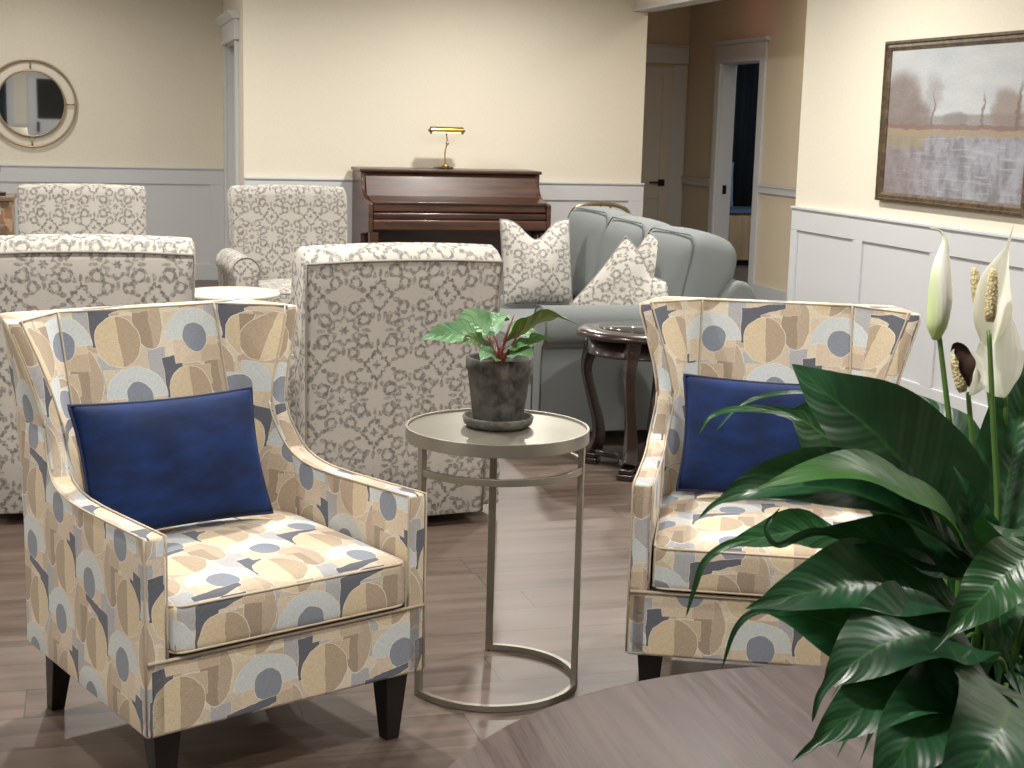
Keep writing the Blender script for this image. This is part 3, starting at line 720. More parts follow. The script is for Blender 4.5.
# ------------------------------------------------------------------ damask swivel chairs
def damask_chair(label, loc, rz, off=(0, 0)):
    t = thing('swivel_armchair', label, 'armchair', loc, rz, 'damask swivel armchairs'); fab = M['damask']; pip = M['damask_pipe']
    # back: tapered slab, rear edge lower than crowned top
    hwb, hwt = .340, .368; vs = []
    prof = []  # (y,z,halfwidth)
    rear = [(.345, .045), (.36, .3), (.385, .6), (.415, .9), (.424, .965), (.422, .988)]
    front = [(.385, 1.024), (.33, 1.038), (.285, 1.022), (.255, .97), (.225, .85), (.19, .6), (.16, .35), (.16, .045)]
    pr = rear + front
    hwf = lambda z: hwb + (hwt - hwb) * min(1, z / .95)
    xs = [-1, -.97, -.8, -.4, 0, .4, .8, .97, 1]
    for x in xs:
        for y_, z_ in pr:
            sh = .02 if abs(x) == 1 else .0
            yc, zc = .30, .6; crown = (1 - x * x) * .012
            zz = z_ + (crown if z_ > .97 else 0) - (.02 if abs(x) == 1 and z_ > .99 else 0)
            yy = y_ + (-.012 * (1 - x * x) if y_ < .3 else 0) + ((yc - y_) * .10 if abs(x) == 1 else 0)
            vs.append((x * hwf(z_), yy, zz))
    n = len(pr); fs = []
    for i in range(len(xs) - 1):
        for k in range(n):
            k2 = (k + 1) % n; fs.append((i * n + k, i * n + k2, (i + 1) * n + k2, (i + 1) * n + k))
    fs += [tuple(range(n)), tuple((len(xs) - 1) * n + k for k in range(n))]
    me = fixn(mesh('backrest', vs, fs)); boxuv(me, (off[0], off[1])); o = link('backrest', me, fab, t); bevel(o, .010, 2, 50)
    MB().tube([(s * hwf(z) * .985, y + .001, z) for s, z, y in [(-1, .045, .345), (-1, .3, .362), (-1, .6, .387), (-1, .9, .417), (-1, .985, .425), (-.5, .993, .426), (0, .995, .426), (.5, .993, .426), (1, .985, .425), (1, .9, .417), (1, .6, .387), (1, .3, .362), (1, .045, .345)]], .004, 6).build('piping', pip, t, True)
    MB().tube([(x * .36, .287 - .006 * (1 - x * x), 1.008 + .012 * (1 - x * x)) for x in (-1, -.6, -.2, .2, .6, 1)], .004, 6).build('piping', pip, t, True)
    # base box
    MB().box(-.335, .335, -.37, .30, .045, .31).build('base', fab, t, bev=.015, uv=True, off=off)
    # arms
    for s in (-1, 1):
        cx, r = .388, .082; pr2 = []
        for k in range(13):
            a = math.radians(-35 + 250 * k / 12); pr2.append((cx + r * math.cos(a), .575 + r * math.sin(a)))
        pr2 = [(.445, .045)] + pr2 + [(.315, .045)]
        pr2 = [(x * s, z) for x, z in pr2]
        o = MB().prism(pr2, 'y', -.40, .26).build('arm', fab, t, True, uv=True, off=(off[0] + .05, off[1])); bevel(o, .010, 2, 50)
        MB().tube([(x, -.402, z) for x, z in pr2], .004, 6).build('piping', pip, t, True)
    me = cushion_mesh(.60, .62, .15, .035, .03, 8, .006)
    for v in me.vertices: v.co += Vector((0, -.13, .385))
    boxuv(me, off); cu = link('seat_cushion', me, fab, t)
    MB().tube([(x, y - .13, z) for x, y, z in rect_loop(.298, .308, .445, .04, 4)], .004, 6, True).build('piping', pip, cu, True)
    MB().lathe([(0, 0), (.27, 0), (.27, .03), (.25, .045), (0, .045)], 0, -.02, 40).build('swivel_base', M['black'], t, True)
    return t
DA = damask_chair('grey damask armchair seen from behind, directly behind the potted plant', (1.11, 4.66, 0), math.radians(188.8 - 0), (.03, .0))
# chair A looks away from the camera: turn it round its own axis and set it back
def face_away(ch, bx, by, deg):  # bx,by = middle of the back's rear face at the floor
    a = math.radians(deg + 180); ch.rotation_euler.z = a; v = Vector((-math.sin(a), math.cos(a))) * .415; ch.location = (bx - v.x, by - v.y, 0)
face_away(DA, 1.052, 5.10, 8)
DB = damask_chair('grey damask armchair seen from behind, behind the left wing chair', (0, 0, 0), 0, (.10, .05)); face_away(DB, -.018, 5.40, -1)
DC = damask_chair('grey damask armchair facing forward beside the upright piano', (1.22, 9.22, 0), math.radians(4), (0, .02))
DD = damask_chair('grey damask armchair facing forward below the round mirror', (-.055, 8.98, 0), math.radians(0), (.06, .08))

# ------------------------------------------------------------------ round metal side table (C shaped base)
ST = (1.008, 3.68)
t = thing('round_side_table', 'round champagne metal side table with open C-shaped base between the wing chairs', 'table', (*ST, 0))
R_ = .2405; ZT = .698
MB().lathe([(0, ZT - .012), (R_ - .008, ZT - .012), (R_ - .008, ZT - .006), (0, ZT - .006)], seg=72).build('tabletop', M['silvertop'], t)
MB().lathe([(R_ - .007, ZT - .034), (R_, ZT - .034), (R_, ZT), (R_ - .007, ZT), (R_ - .007, ZT - .034)], seg=96).build('rim', M['silver'], t, bev=.0012)
def arc(r, a0, a1, z, n=48): return [(r * math.cos(math.radians(a0 + (a1 - a0) * k / n)), r * math.sin(math.radians(a0 + (a1 - a0) * k / n)), z) for k in range(n + 1)]
def bar_arc(mb, r, a0, a1, z, w, h, n=48):
    vs = []
    for k in range(n + 1):
        a = math.radians(a0 + (a1 - a0) * k / n)
        for rr, zz in ((r - w / 2, z - h / 2), (r + w / 2, z - h / 2), (r + w / 2, z + h / 2), (r - w / 2, z + h / 2)): vs.append((rr * math.cos(a), rr * math.sin(a), zz))
    fs = [(i * 4 + k, i * 4 + (k + 1) % 4, (i + 1) * 4 + (k + 1) % 4, (i + 1) * 4 + k) for i in range(n) for k in range(4)] + [(0, 1, 2, 3), (n * 4, n * 4 + 1, n * 4 + 2, n * 4 + 3)]
    mb.raw(vs, fs)
AL, AR_, AB = 198, 331, 437   # leg angles: left, right, back
AB = 77
RB = .226
m = MB(); bar_arc(m, RB, AL, AB + 360, .0095, .014, .017); m.build('base_ring', M['silver'], t, bev=.001)
m = MB(); bar_arc(m, RB, AL, AB + 360, .598, .010, .018); m.build('upper_ring', M['silver'], t, bev=.001)
for a in (AL, AR_, AB):
    x, y = RB * math.cos(math.radians(a)), RB * math.sin(math.radians(a)); o = MB().box(-.0075, .0075, -.0105, .0105, .0, ZT - .03).build('leg', M['silver'], t, bev=.001)
    o.location = (x, y, 0); o.rotation_euler.z = math.radians(a)
    MB().lathe([(0, 0), (.008, 0), (.008, .004), (0, .004)], x, y, 12).build('foot_pad', M['black'], t)

def leafmesh(mid, side_n, width, n=20, mcols=8, fold=.35, ripple=.0, tail=.12, tailw=.075, rise=.0, seed=0, widest=.42, base_w=0.0, power=1.0):
    """leaf blade along a midrib; side_n = direction the upper face looks to"""
    pts = catmull(mid, max(2, n // (len(mid) - 1))); N = len(pts); vs = []; uvs = []; rnd = random.Random(seed); ph = rnd.random() * 6
    L = [0]
    for a, b in zip(pts, pts[1:]): L.append(L[-1] + (b - a).length)
    for i, p in enumerate(pts):
        tg = (pts[min(i + 1, N - 1)] - pts[max(i - 1, 0)]).normalized(); nn = side_n[min(len(side_n) - 1, int(i / N * len(side_n)))] if isinstance(side_n, list) else side_n
        if isinstance(side_n, list):
            f_ = i / (N - 1) * (len(side_n) - 1); k = min(int(f_), len(side_n) - 2); nn = side_n[k].lerp(side_n[k + 1], f_ - k)
        nrm = (nn - tg * nn.dot(tg)).normalized(); sd = tg.cross(nrm)
        s = L[i] / L[-1]; e = 1 - tail
        if s < e:
            q = s / e; a = math.log(.5) / math.log(widest); w = math.sin(PI * min(1, q) ** a) ** .85 if q < 1 else 0
            w = max(w, tailw * (1 if s > .1 else 0)); w = max(w, base_w * (1 - q))
        else: w = tailw * max(0, 1 - (s - e) / tail) ** .6 + .004
        w *= width / 2
        for j in range(mcols + 1):
            a = -1 + 2 * j / mcols; f = abs(a)
            off_ = sd * (a * w * math.cos(fold * f)) + nrm * (w * f * math.sin(fold) * f ** .5)
            off_ += nrm * (ripple * f * f * math.sin(s * 17 + ph + (a > 0) * 1.7) * w / (width / 2 + 1e-6))
            vs.append(p + off_); uvs.append((a, s))
    fs = [(i * (mcols + 1) + j, i * (mcols + 1) + j + 1, (i + 1) * (mcols + 1) + j + 1, (i + 1) * (mcols + 1) + j) for i in range(N - 1) for j in range(mcols)]
    me = mesh('leaf', vs, fs, uvs)
    return me

# potted foliage plant on the side table
PX, PY = ST[0] + .006, ST[1] + .02
t = thing('potted_plant', 'small red-stemmed foliage plant in a weathered grey pot on the metal side table', 'potted plant', (PX, PY, ZT - .006))
MB().lathe([(0, 0), (.076, 0), (.090, .010), (.094, .026), (.090, .030), (.084, .028), (.080, .014), (0, .012)], seg=48).build('saucer', M['concrete'], t, True)
MB().lathe([(0, .014), (.062, .014), (.066, .02), (.083, .150), (.088, .155), (.088, .183), (.082, .185), (.076, .181), (.075, .155), (0, .155)], seg=48).build('pot', M['concrete'], t, True)
MB().lathe([(0, .167), (.05, .169), (.0765, .161), (.0765, .150), (0, .150)], seg=32).build('soil', M['soil'], t, True)
toC = -FWD; UP = Vector((0, 0, 1)); RT = RIGHT
Lo = lambda p: p - Vector((PX, PY, ZT - .006))
def small_leaf(pts, nrm, w, mat, rip=.006, fold=.25, sd=0):
    P_ = [Lo(at(*p)) for p in pts]; me = leafmesh(P_, nrm, w, 16, 6, fold, rip, .06, seed=sd, widest=.45, base_w=.1); link('leaf', me, mat, t)
    root = Lo(at(499 + random.uniform(-6, 6), 364, 3.78)); MB().tube(catmull([root, (root + P_[0]) / 2 + Vector((0, 0, .012)), P_[0]], 5), [.003] * 5 + [.002] * 6, 6).build('stem', M['redstem'], t, True)
D0 = 3.78
small_leaf([(484, 341, D0), (462, 334, D0 - .03), (440, 335, D0 - .05), (418, 340, D0 - .06)], UP * .7 + toC * .9 - RT * .2, .075, M['smallleaf'], sd=1)
small_leaf([(487, 336, D0), (478, 326, D0 + .03), (468, 322, D0 + .04), (455, 333, D0 + .05)], UP * .5 + toC * .9 - RT * .3, .085, M['smallleaf'], sd=2)
small_leaf([(494, 336, D0), (493, 325, D0 + .05), (497, 318, D0 + .08), (503, 312, D0 + .12)], UP * .3 + toC - RT * .3, .095, M['smallleaf'], sd=3)
small_leaf([(506, 342, D0), (530, 326, D0 - .02), (553, 317, D0 - .05), (579, 325, D0 - .08)], UP * .9 - toC * .35, .085, M['smallleaf2'], sd=4)
small_leaf([(505, 348, D0), (524, 345, D0 - .04), (538, 340, D0 - .06), (554, 338, D0 - .08)], UP * .8 + toC * .5, .06, M['smallleaf2'], sd=5)
small_leaf([(493, 350, D0), (480, 344, D0 - .04), (470, 339, D0 - .07), (461, 344, D0 - .09)], UP * .5 + toC * .8, .055, M['smallleaf2'], sd=6)
small_leaf([(498, 358, D0), (490, 355, D0 - .05), (484, 356, D0 - .08), (480, 362, D0 - .10)], UP * .5 + toC, .055, M['smallleaf'], sd=7)
small_leaf([(508, 354, D0), (519, 351, D0 - .05), (529, 353, D0 - .07), (534, 358, D0 - .085)], UP * .6 + toC, .05, M['smallleaf'], sd=8)
small_leaf([(510, 338, D0), (519, 332, D0 + .05), (528, 330, D0 + .09), (540, 334, D0 + .13)], UP * .6 + toC, .07, M['smallleaf'], sd=10)
for (u0, v0), (u1, v1), r0 in (((499, 360), (514, 315), .005), ((496, 362), (490, 336), .006), ((503, 362), (520, 332), .004), ((500, 362), (503, 342), .009)):
    MB().tube([Lo(at(u0, v0, D0)), Lo(at((u0 + u1) / 2 - 1, (v0 + v1) / 2, D0)), Lo(at(u1, v1, D0 - .01))], [r0, r0 * .8, .0015], 8).build('sheath', M['redstem'], t, True)

# ------------------------------------------------------------------ sofa
t = thing('sofa', 'three-seat blue-grey sofa with rolled arms and loose back cushions', 'sofa', (1.95, 6.36, 0))
LS = 2.20; DS = 1.04     # length along y, depth along x
sf = M['sofa']
MB().box(.03, DS - .03, .08, LS - .08, .09, .32).build('base', sf, t, bev=.015)
for k, y0 in enumerate((.02, LS - .02)):
    s = -1 if k == 0 else 1
    yin = y0 - s * .15
    yc = y0 - s * .055; r = .098; zc = .565; pr2 = []
    for q in range(17):
        a = math.radians(-60 + 265 * q / 16); pr2.append((yc + s * r * math.cos(a), zc + r * math.sin(a)))
    pr2 = [(y0 - s * .02, .075)] + [(y0 - s * .02, .40)] + pr2 + [(yin, .45), (yin, .075)]
    o = MB().prism(pr2, 'x', .0, DS - .07).build('arm', sf, t, True); bevel(o, .008, 2, 50)
    MB().tube([(-.002, a, b) for a, b in pr2], .0038, 6).build('welt', M['sofa_pipe'], o, True)
MB().prism([(DS - .30, .10), (DS - .02, .10), (DS + .03, .68), (DS - .01, .76), (DS - .08, .775), (DS - .15, .70)], 'y', .06, LS - .06).build('back_frame', sf, t, bev=.03, seg=4)
for k in range(3):
    cl = (LS - .30) / 3; me = cushion_mesh(.74, cl - .006, .17, .04, .025, 10, .006)
    for v in me.vertices: v.co += Vector((.355, .15 + cl * (k + .5), .385))
    cu = link('seat_cushion', me, sf, t); MB().tube([(x + .355, y + .15 + cl * (k + .5), z) for x, y, z in rect_loop(.366, cl / 2 - .008, .455, .05, 4)], .0038, 6, True).build('welt', M['sofa_pipe'], cu, True)
    me = cushion_mesh(.27, cl + .01, .50, .085, .035, 12, .022)
    cu = link('back_cushion', me, sf, t); cu.location = (.84, .15 + cl * (k + .5), [.705, .715, .73][k]); cu.rotation_euler = (.0, math.radians(12), [.02, -.02, .06][k])
    pts = [(-.118, a, b) for a, b, _ in rect_loop((cl + .01) / 2 - .022, .235, 0, .07, 5)]
    pts = [(x, a, b + .030 * max(0, 1 - (a / (cl / 2)) ** 2) * (1 if b > 0 else 0)) for x, a, b in pts]
    MB().tube(pts, .0038, 6, True).build('welt', M['sofa_pipe'], cu, True)
for x in (.07, DS - .1):
    for y in (.1, LS - .1): MB().frustum(x, y, 0, .09, .02, .02, .03, .03).build('leg', M['espresso'], t, bev=.003)
def leanM(x, y, z, rz, tilt, ry=0): return Matrix.Translation((x, y, z)) @ Matrix.Rotation(rz, 4, 'Z') @ Matrix.Rotation(tilt, 4, 'X') @ Matrix.Rotation(ry, 4, 'Y')
pillow('throw_pillow', 'damask throw pillow with a chopped top at the far end of the sofa', .41, .47, .16, M['damask'], M['damask_pipe'], leanM(2.355, 7.87, .722, .10, -.18), 'damask throw pillows on the sofa', .11, 3, .02)
pillow('throw_pillow', 'front damask throw pillow of the overlapping pair at the near end of the sofa', .46, .44, .17, M['damask'], M['damask_pipe'], leanM(2.51, 6.74, .645, -.45, -.30, .62), 'damask throw pillows on the sofa', .06, 4, .05)
p3 = pillow('throw_pillow', 'damask throw pillow with a tan reverse, tucked behind the front pillow', .46, .46, .15, M['damask'], M['damask_pipe'], leanM(2.68, 6.84, .658, -.50, -.28, .55), 'damask throw pillows on the sofa', .08, 5, .05)

# ------------------------------------------------------------------ dark end table by the sofa
t = thing('end_table', 'dark carved end table with oval glass-inset top beside the sofa arm', 'side table', (2.295, 5.98, 0))
def oval(mb, prof, ax=1.0, ay=1.0, seg=64):
    b = len(mb.v); mb.lathe(prof, seg=seg)
    for v in mb.v[b:]: v.x *= ax; v.y *= ay
o = MB(); oval(o, [(0, .585), (.27, .585), (.288, .590), (.292, .600), (.284, .612), (.262, .620), (.20, .621), (0, .617)], 1.05, 1); o.build('tabletop', M['mahog'], t, True)
o = MB(); oval(o, [(0, .618), (.196, .620), (.198, .6235), (0, .6240)], 1.05, 1); o.build('glass_inset', M['glass'], t, True)
o = MB(); oval(o, [(0, .51), (.242, .51), (.247, .517), (.240, .523), (.240, .586), (0, .586)], 1.05, 1); o.build('apron', M['mahog'], t, True)
for a in (225, 315, 45, 135):
    a += 10; c_, s_ = math.cos(math.radians(a)), math.sin(math.radians(a))
    prf = [(.235, .586), (.245, .52), (.262, .46), (.262, .40), (.235, .30), (.205, .20), (.200, .12), (.225, .055)]
    P_ = catmull([(r * c_, r * s_, z) for r, z in prf], 5); rs = [.030 - .010 * min(1, abs(1 - i / len(P_)) if i > len(P_) * .5 else i / len(P_)) for i in range(len(P_))]
    lg = MB().tube(P_, [.044 - .016 * math.sin(PI * min(1, i / len(P_))) for i in range(len(P_))], 4).build('leg', M['mahog'], t, bev=.004)
    f_ = MB().box(-.045, .045, -.036, .036, .0, .028).box(-.038, .038, -.030, .030, .028, .05).build('foot', M['mahog'], lg, bev=.006); f_.location = (.238 * c_, .238 * s_, 0); f_.rotation_euler.z = math.radians(a)
    r_ = MB().lathe([(0, -.012), (.014, -.010), (.014, .006), (0, .008)], axis='y', seg=16).build('rosette', M['mahog'], lg, True); r_.location = (.262 * c_, .262 * s_, .545); r_.rotation_euler.z = math.radians(a + 90)
# low stretcher shelf with concave sides
pts = []
for k in range(64):
    a = 2 * PI * k / 64; r = .17 + .05 * math.cos(4 * (a - math.radians(55))); pts.append((r * math.cos(a), r * math.sin(a)))
MB().prism(pts, 'z', .045, .072).build('lower_shelf', M['mahog'], t, bev=.006)

# ------------------------------------------------------------------ coffee table + peace lily
CT = (1.18, 1.726); CR = .81
t = thing('coffee_table', 'large round ash-brown wood coffee table in the foreground', 'table', (*CT, 0))
MB().lathe([(0, .405), (CR - .03, .405), (CR - .006, .412), (CR, .424), (CR, .437), (CR - .005, .446), (CR - .016, .450), (0, .450)], seg=128).build('tabletop', M['tabletop'], t, True).modifiers.new('E', 'EDGE_SPLIT').split_angle = math.radians(40)
MB().lathe([(0, .0), (.36, 0), (.36, .05), (.30, .08), (.27, .12), (.27, .36), (.33, .405), (0, .405)], seg=64).build('pedestal', M['tabletop'], t, True)

LX, LY = 1.225, 1.80; LZ = .45
t = thing('peace_lily', 'large flowering peace lily standing on the round coffee table', 'potted plant', (LX, LY, LZ))
MB().lathe([(0, 0), (.085, 0), (.095, .01), (.12, .14), (.125, .15), (.125, .165), (.115, .165), (.112, .15), (0, .148)], seg=48).build('pot', plain('dark_nursery_pot', '#1a1b1a', .5), t, True)
MB().lathe([(0, .150), (.08, .152), (.1125, .146), (.11, .14), (0, .14)], seg=32).build('soil', M['soil'], t, True)
LB = Vector((LX, LY, LZ)); root0 = Vector((0, 0, .14))
cnt = [0]
def lily_leaf(pts, nrm, w, mat='lilyleaf', fold=.3, rip=.008, tail=.10, widest=.45, petiole=True, tailw=.075):
    cnt[0] += 1; sd = cnt[0]
    P_ = [at(*p) - LB for p in pts]; me = leafmesh(P_, nrm, w, 30, 10, fold, rip * 1.4, tail, tailw, seed=sd, widest=widest); o = link('leaf', me, M[mat], t)
    if petiole:
        a = sd * 2.4; root = Vector((.05 * math.cos(a), .05 * math.sin(a), .14)); p0 = P_[0]; tg = (P_[1] - P_[0]).normalized()
        mid = p0 - tg * .06; mid = mid * .6 + Vector((root.x, root.y, p0.z * .75)) * .4
        MB().tube(catmull([root, mid, p0 + tg * .01], 7), [.0055] * 7 + [.004 - .0003 * k for k in range(8)], 6).build('stem', M['lilystem'], t, True)
T, U_, Rr = toC, UP, RIGHT
# big upright leaf, tip to the upper left, lower half turned to the light
lily_leaf([(972, 575, 2.02), (938, 508, 1.97), (882, 440, 1.93), (832, 398, 1.92), (792, 364, 1.93)], T * 1 + U_ * .35 + Rr * .15, .185, fold=.12, rip=.003, tail=.01, widest=.42)
# arching leaf whose back shows bright green
lily_leaf([(980, 585, 1.98), (930, 530, 1.90), (850, 492, 1.83), (770, 488, 1.80), (722, 501, 1.81), (699, 518, 1.83)], [T * .5 + U_ * 1, T * .9 + U_ * .9, T * 1 + U_ * .9], .125, fold=.5, rip=.004, tail=.06, widest=.5)
lily_leaf([(985, 575, 1.96), (938, 515, 1.89), (880, 478, 1.83), (820, 472, 1.79), (752, 490, 1.775)], U_ * 1 + T * .55, .085, 'lilyleaf3', fold=.25, rip=.003, tail=.03)
# leaves crossing the navy pillow with thin tails
lily_leaf([(930, 500, 2.25), (880, 475, 2.22), (835, 443, 2.18), (792, 415, 2.15), (742, 409, 2.12), (712, 416, 2.10), (699, 434, 2.10)], [T + U_ * .6, T + U_ * .5, T * .6 + U_ * .8], .125, 'lilyleaf2', fold=.2, rip=.006, tail=.36, widest=.70, tailw=.13)
lily_leaf([(940, 470, 2.30), (890, 425, 2.28), (840, 400, 2.25), (800, 393, 2.22), (765, 396, 2.2), (738, 408, 2.2), (716, 431, 2.2)], U_ + T * .5, .06, 'lilyleaf2', fold=.3, rip=.004, tail=.45, widest=.45, tailw=.22)
# mid left leaf with twisted tip
lily_leaf([(985, 590, 1.95), (930, 560, 1.88), (870, 540, 1.82), (815, 532, 1.79), (778, 546, 1.77), (766, 528, 1.77), (780, 508, 1.78)], [U_ + T * .5, U_ * .8 + T, T + U_ * .4], .085, fold=.3, rip=.006, tail=.28, widest=.5, tailw=.14)
lily_leaf([(850, 540, 1.86), (800, 532, 1.85), (765, 537, 1.84), (730, 545, 1.83), (705, 562, 1.83), (694, 590, 1.84), (686, 617, 1.85)], [U_ + T, U_ + T], .056, 'lilyleaf2', fold=.3, rip=.004, tail=.42, widest=.45, petiole=False, tailw=.22)
# leaf pointing left at seat height
lily_leaf([(975, 620, 1.92), (930, 595, 1.84), (870, 585, 1.78), (810, 592, 1.74), (745, 609, 1.72)], [T * .7 + U_, T * .9 + U_ * .7], .120, fold=.35, rip=.006, tail=.03, widest=.5)
# big dark leaf underneath with tail
lily_leaf([(965, 640, 1.90), (900, 635, 1.84), (840, 625, 1.80), (790, 610, 1.78), (755, 612, 1.77), (735, 630, 1.77), (722, 668, 1.78)], [T * .7 + U_ * .6, T + U_ * .3, T + U_ * .4], .125, fold=.25, rip=.007, tail=.22, widest=.42)
# broad leaf, drooping tip
lily_leaf([(985, 660, 1.88), (945, 635, 1.78), (895, 640, 1.71), (850, 665, 1.67), (822, 692, 1.66), (812, 722, 1.66)], [T * .5 + U_, T * .9 + U_ * .7], .135, fold=.3, rip=.008, tail=.10, widest=.5)
# bottom leaves
lily_leaf([(985, 690, 1.88), (940, 680, 1.76), (890, 695, 1.68), (845, 720, 1.64), (792, 762, 1.62)], [T * .6 + U_, T + U_ * .5], .125, fold=.35, rip=.009, tail=.06, widest=.45)
lily_leaf([(990, 710, 1.85), (960, 705, 1.72), (920, 730, 1.64), (890, 775, 1.60), (870, 830, 1.60)], T + U_ * .6, .13, fold=.3, rip=.008, tail=.06)
lily_leaf([(1005, 700, 1.84), (1010, 705, 1.7), (995, 740, 1.60), (960, 790, 1.56), (930, 840, 1.55)], T + U_ * .7, .15, fold=.25, rip=.007, tail=.06)
lily_leaf([(1010, 700, 1.9), (1045, 700, 1.78), (1060, 740, 1.7), (1060, 800, 1.66)], T + U_ * .7, .14, fold=.25, rip=.007, tail=.06)
# right hand leaves
lily_leaf([(1048, 545, 1.80), (1010, 570, 1.74), (975, 605, 1.70), (932, 652, 1.68)], [T + U_ * .4 - Rr * .2, T + U_ * .6], .078, 'lilyleaf2', fold=.25, rip=.005, tail=.10)
lily_leaf([(1020, 575, 1.85), (1000, 600, 1.76), (1003, 640, 1.72), (1012, 670, 1.71), (1021, 696, 1.71)], T + U_ * .3, .085, 'lilyleaf2', fold=.3, rip=.008, tail=.2, widest=.35)
lily_leaf([(1005, 600, 2.1), (1003, 520, 2.1), (1015, 440, 2.12), (1030, 370, 2.16), (1040, 330, 2.2)], T + U_ * .1 - Rr * .3, .11, fold=.3, rip=.006, tail=.05)
lily_leaf([(985, 560, 2.2), (965, 490, 2.28), (938, 430, 2.34), (915, 402, 2.38), (908, 425, 2.39)], T + U_ * .6, .12, fold=.3, rip=.01, tail=.06, widest=.5)
lily_leaf([(985, 575, 2.0), (975, 530, 1.96), (965, 490, 1.95), (953, 465, 1.96)], T + U_ * .2, .06, fold=.4, rip=.006, tail=.08)
lily_leaf([(1000, 560, 1.95), (1015, 530, 1.9), (1040, 540, 1.86), (1075, 570, 1.84)], T * .4 + U_, .10, fold=.3, rip=.006, tail=.08)
lily_leaf([(990, 520, 2.25), (1000, 470, 2.3), (1030, 440, 2.35), (1060, 440, 2.4)], T + U_ * .6, .11, fold=.3, rip=.006, tail=.08)
# inner, partly hidden foliage all round the pot
rnd = random.Random(5)
for k in range(30):
    a = 2 * PI * k / 30 * 1.0 + rnd.uniform(-.15, .15); L_ = rnd.uniform(.20, .34); h0 = rnd.uniform(.22, .50); 
    # keep the far side full, the near side lower
    dx, dy = math.cos(a), math.sin(a)
    if dx < -.2: L_ *= .62; h0 = min(h0, .36)
    elif dy < -.1: h0 = min(h0, .30); L_ *= .8
    h0 = min(h0, .36 if k % 2 else .24)
    rr = .03; P_ = [Vector((dx * rr, dy * rr, h0 * .8)), Vector((dx * (rr + L_ * .3), dy * (rr + L_ * .3), h0 + .06)), Vector((dx * (rr + L_ * .65), dy * (rr + L_ * .65), h0 + .05)), Vector((dx * (rr + L_), dy * (rr + L_), h0 - .07))]
    me = leafmesh(P_, UP + Vector((dx, dy, 0)) * .4, rnd.uniform(.07, .10), 18, 6, .35, .008, .1, seed=k + 50); link('leaf', me, M['lilyleaf' if k % 3 else 'lilyleaf2'], t)
    MB().tube(catmull([Vector((dx * .02, dy * .02, .14)), Vector((dx * .015, dy * .015, h0 * .5)), P_[0], P_[1]], 4)[:11], .0042, 6).build('stem', M['lilystem'], t, True)
# straight petioles rising from the pot
for k in range(14):
    a = k * 2.4; r = .02 + .05 * (k / 14) ** .5; MB().tube(catmull([(r * math.cos(a), r * math.sin(a), .13), (r * 1.2 * math.cos(a), r * 1.2 * math.sin(a), .25), (r * 1.7 * math.cos(a), r * 1.7 * math.sin(a), .40)], 5), [.006 - .0002 * i for i in range(11)], 6).build('stem', M['lilystem'], t, True)

def flower(stem, spathe_pts=None, nrm=None, w=.05, spad=None, fold=.6, mat='spathe', tail=.15, widest=.4, sr=.0085):
    P_ = [at(*p) - LB for p in stem]; P_ = catmull(P_, 8)
    s = MB().tube(P_, [.0050 - .0016 * i / len(P_) for i in range(len(P_))], 8).build('flower_stem', M['lilystem'], t, True)
    if spathe_pts:
        me = leafmesh([at(*p) - LB for p in spathe_pts], nrm, w, 28, 12, fold, .002, tail, seed=3, widest=widest); link('spathe', me, M[mat], s)
    if spad:
        a, b = at(*spad[0]) - LB, at(*spad[1]) - LB
        MB().tube([a.lerp(b, k / 8) for k in range(9)], [sr * x for x in (.6, .95, 1, 1, 1, .98, .92, .78, .35)], 14).build('spadix', M['spadix'], s, True)
DF = 2.1
def bud_mat():
    n = NT('spathe_bud', .45, .4); g = n.coord('Generated'); x, y, z = n.sep(g)
    a = n.m('MAXIMUM', n.sub(1.0, n.step(z, .05, .35)), n.mul(n.sub(1.0, n.step(x, .05, .45)), .8)); a = n.m('MAXIMUM', a, n.mul(n.step(z, .75, 1.0), .5))
    n.color(n.mix(a, srgb('#f2f3e8'), srgb('#b8cf80'))); n.bump(n.m('SINE', n.mul(x, 40.0)), .1, .001); return n.mat
flower([(968, 560, 2.06), (958, 500, DF), (948, 410, DF), (938, 326, DF)])
bp_ = catmull([at(*p) - LB for p in [(936, 340, DF), (937, 325, DF), (940, 300, DF), (941, 275, DF), (943, 255, DF), (945, 240, DF), (940, 231, DF), (930, 228, DF)]], 4)
rr_ = [.005, .0075, .010, .0125, .0145, .0155, .0162, .0166, .0168, .0166, .0162, .0155, .0146, .0134, .0120, .0105, .0090, .0074, .0060, .0047, .0036, .0028, .0021, .0017, .0014, .0012, .001, .001, .0008]
MB().tube(bp_, rr_[:len(bp_)], 16).build('spathe', bud_mat(), t, True)
flower([(985, 620, 2.05), (997, 520, DF - .02), (993, 420, DF - .02), (989, 330, DF - .02)], [(986, 347, DF), (985, 320, DF + .01), (988, 290, DF + .014), (996, 267, DF + .01), (1006, 248, DF), (1014, 224, DF - .01)], T + Rr * .1, .075, ((990, 322, DF - .018), (993, 268, DF - .018)), fold=.7, tail=.16, widest=.36, sr=.0085)
flower([(1000, 620, 2.08), (1007, 520, DF + .03), (1006, 440, DF + .03), (1005, 395, DF + .03)], [(1004, 398, DF + .02), (1000, 380, DF + .02), (1002, 350, DF + .015), (1006, 328, DF + .02), (1007, 308, DF + .03)], -T * 1 + Rr * .2, .078, fold=.5, tail=.04, widest=.42)
flower([(985, 600, 2.07), (982, 540, DF), (974, 460, DF), (968, 392, DF)], [(968, 396, DF), (972, 380, DF), (971, 365, DF), (966, 352, DF), (962, 346, DF)], T * .6 + Rr * .8, .045, ((963, 392, DF - .01), (954, 354, DF - .01)), fold=.8, tail=.04, sr=.0085)
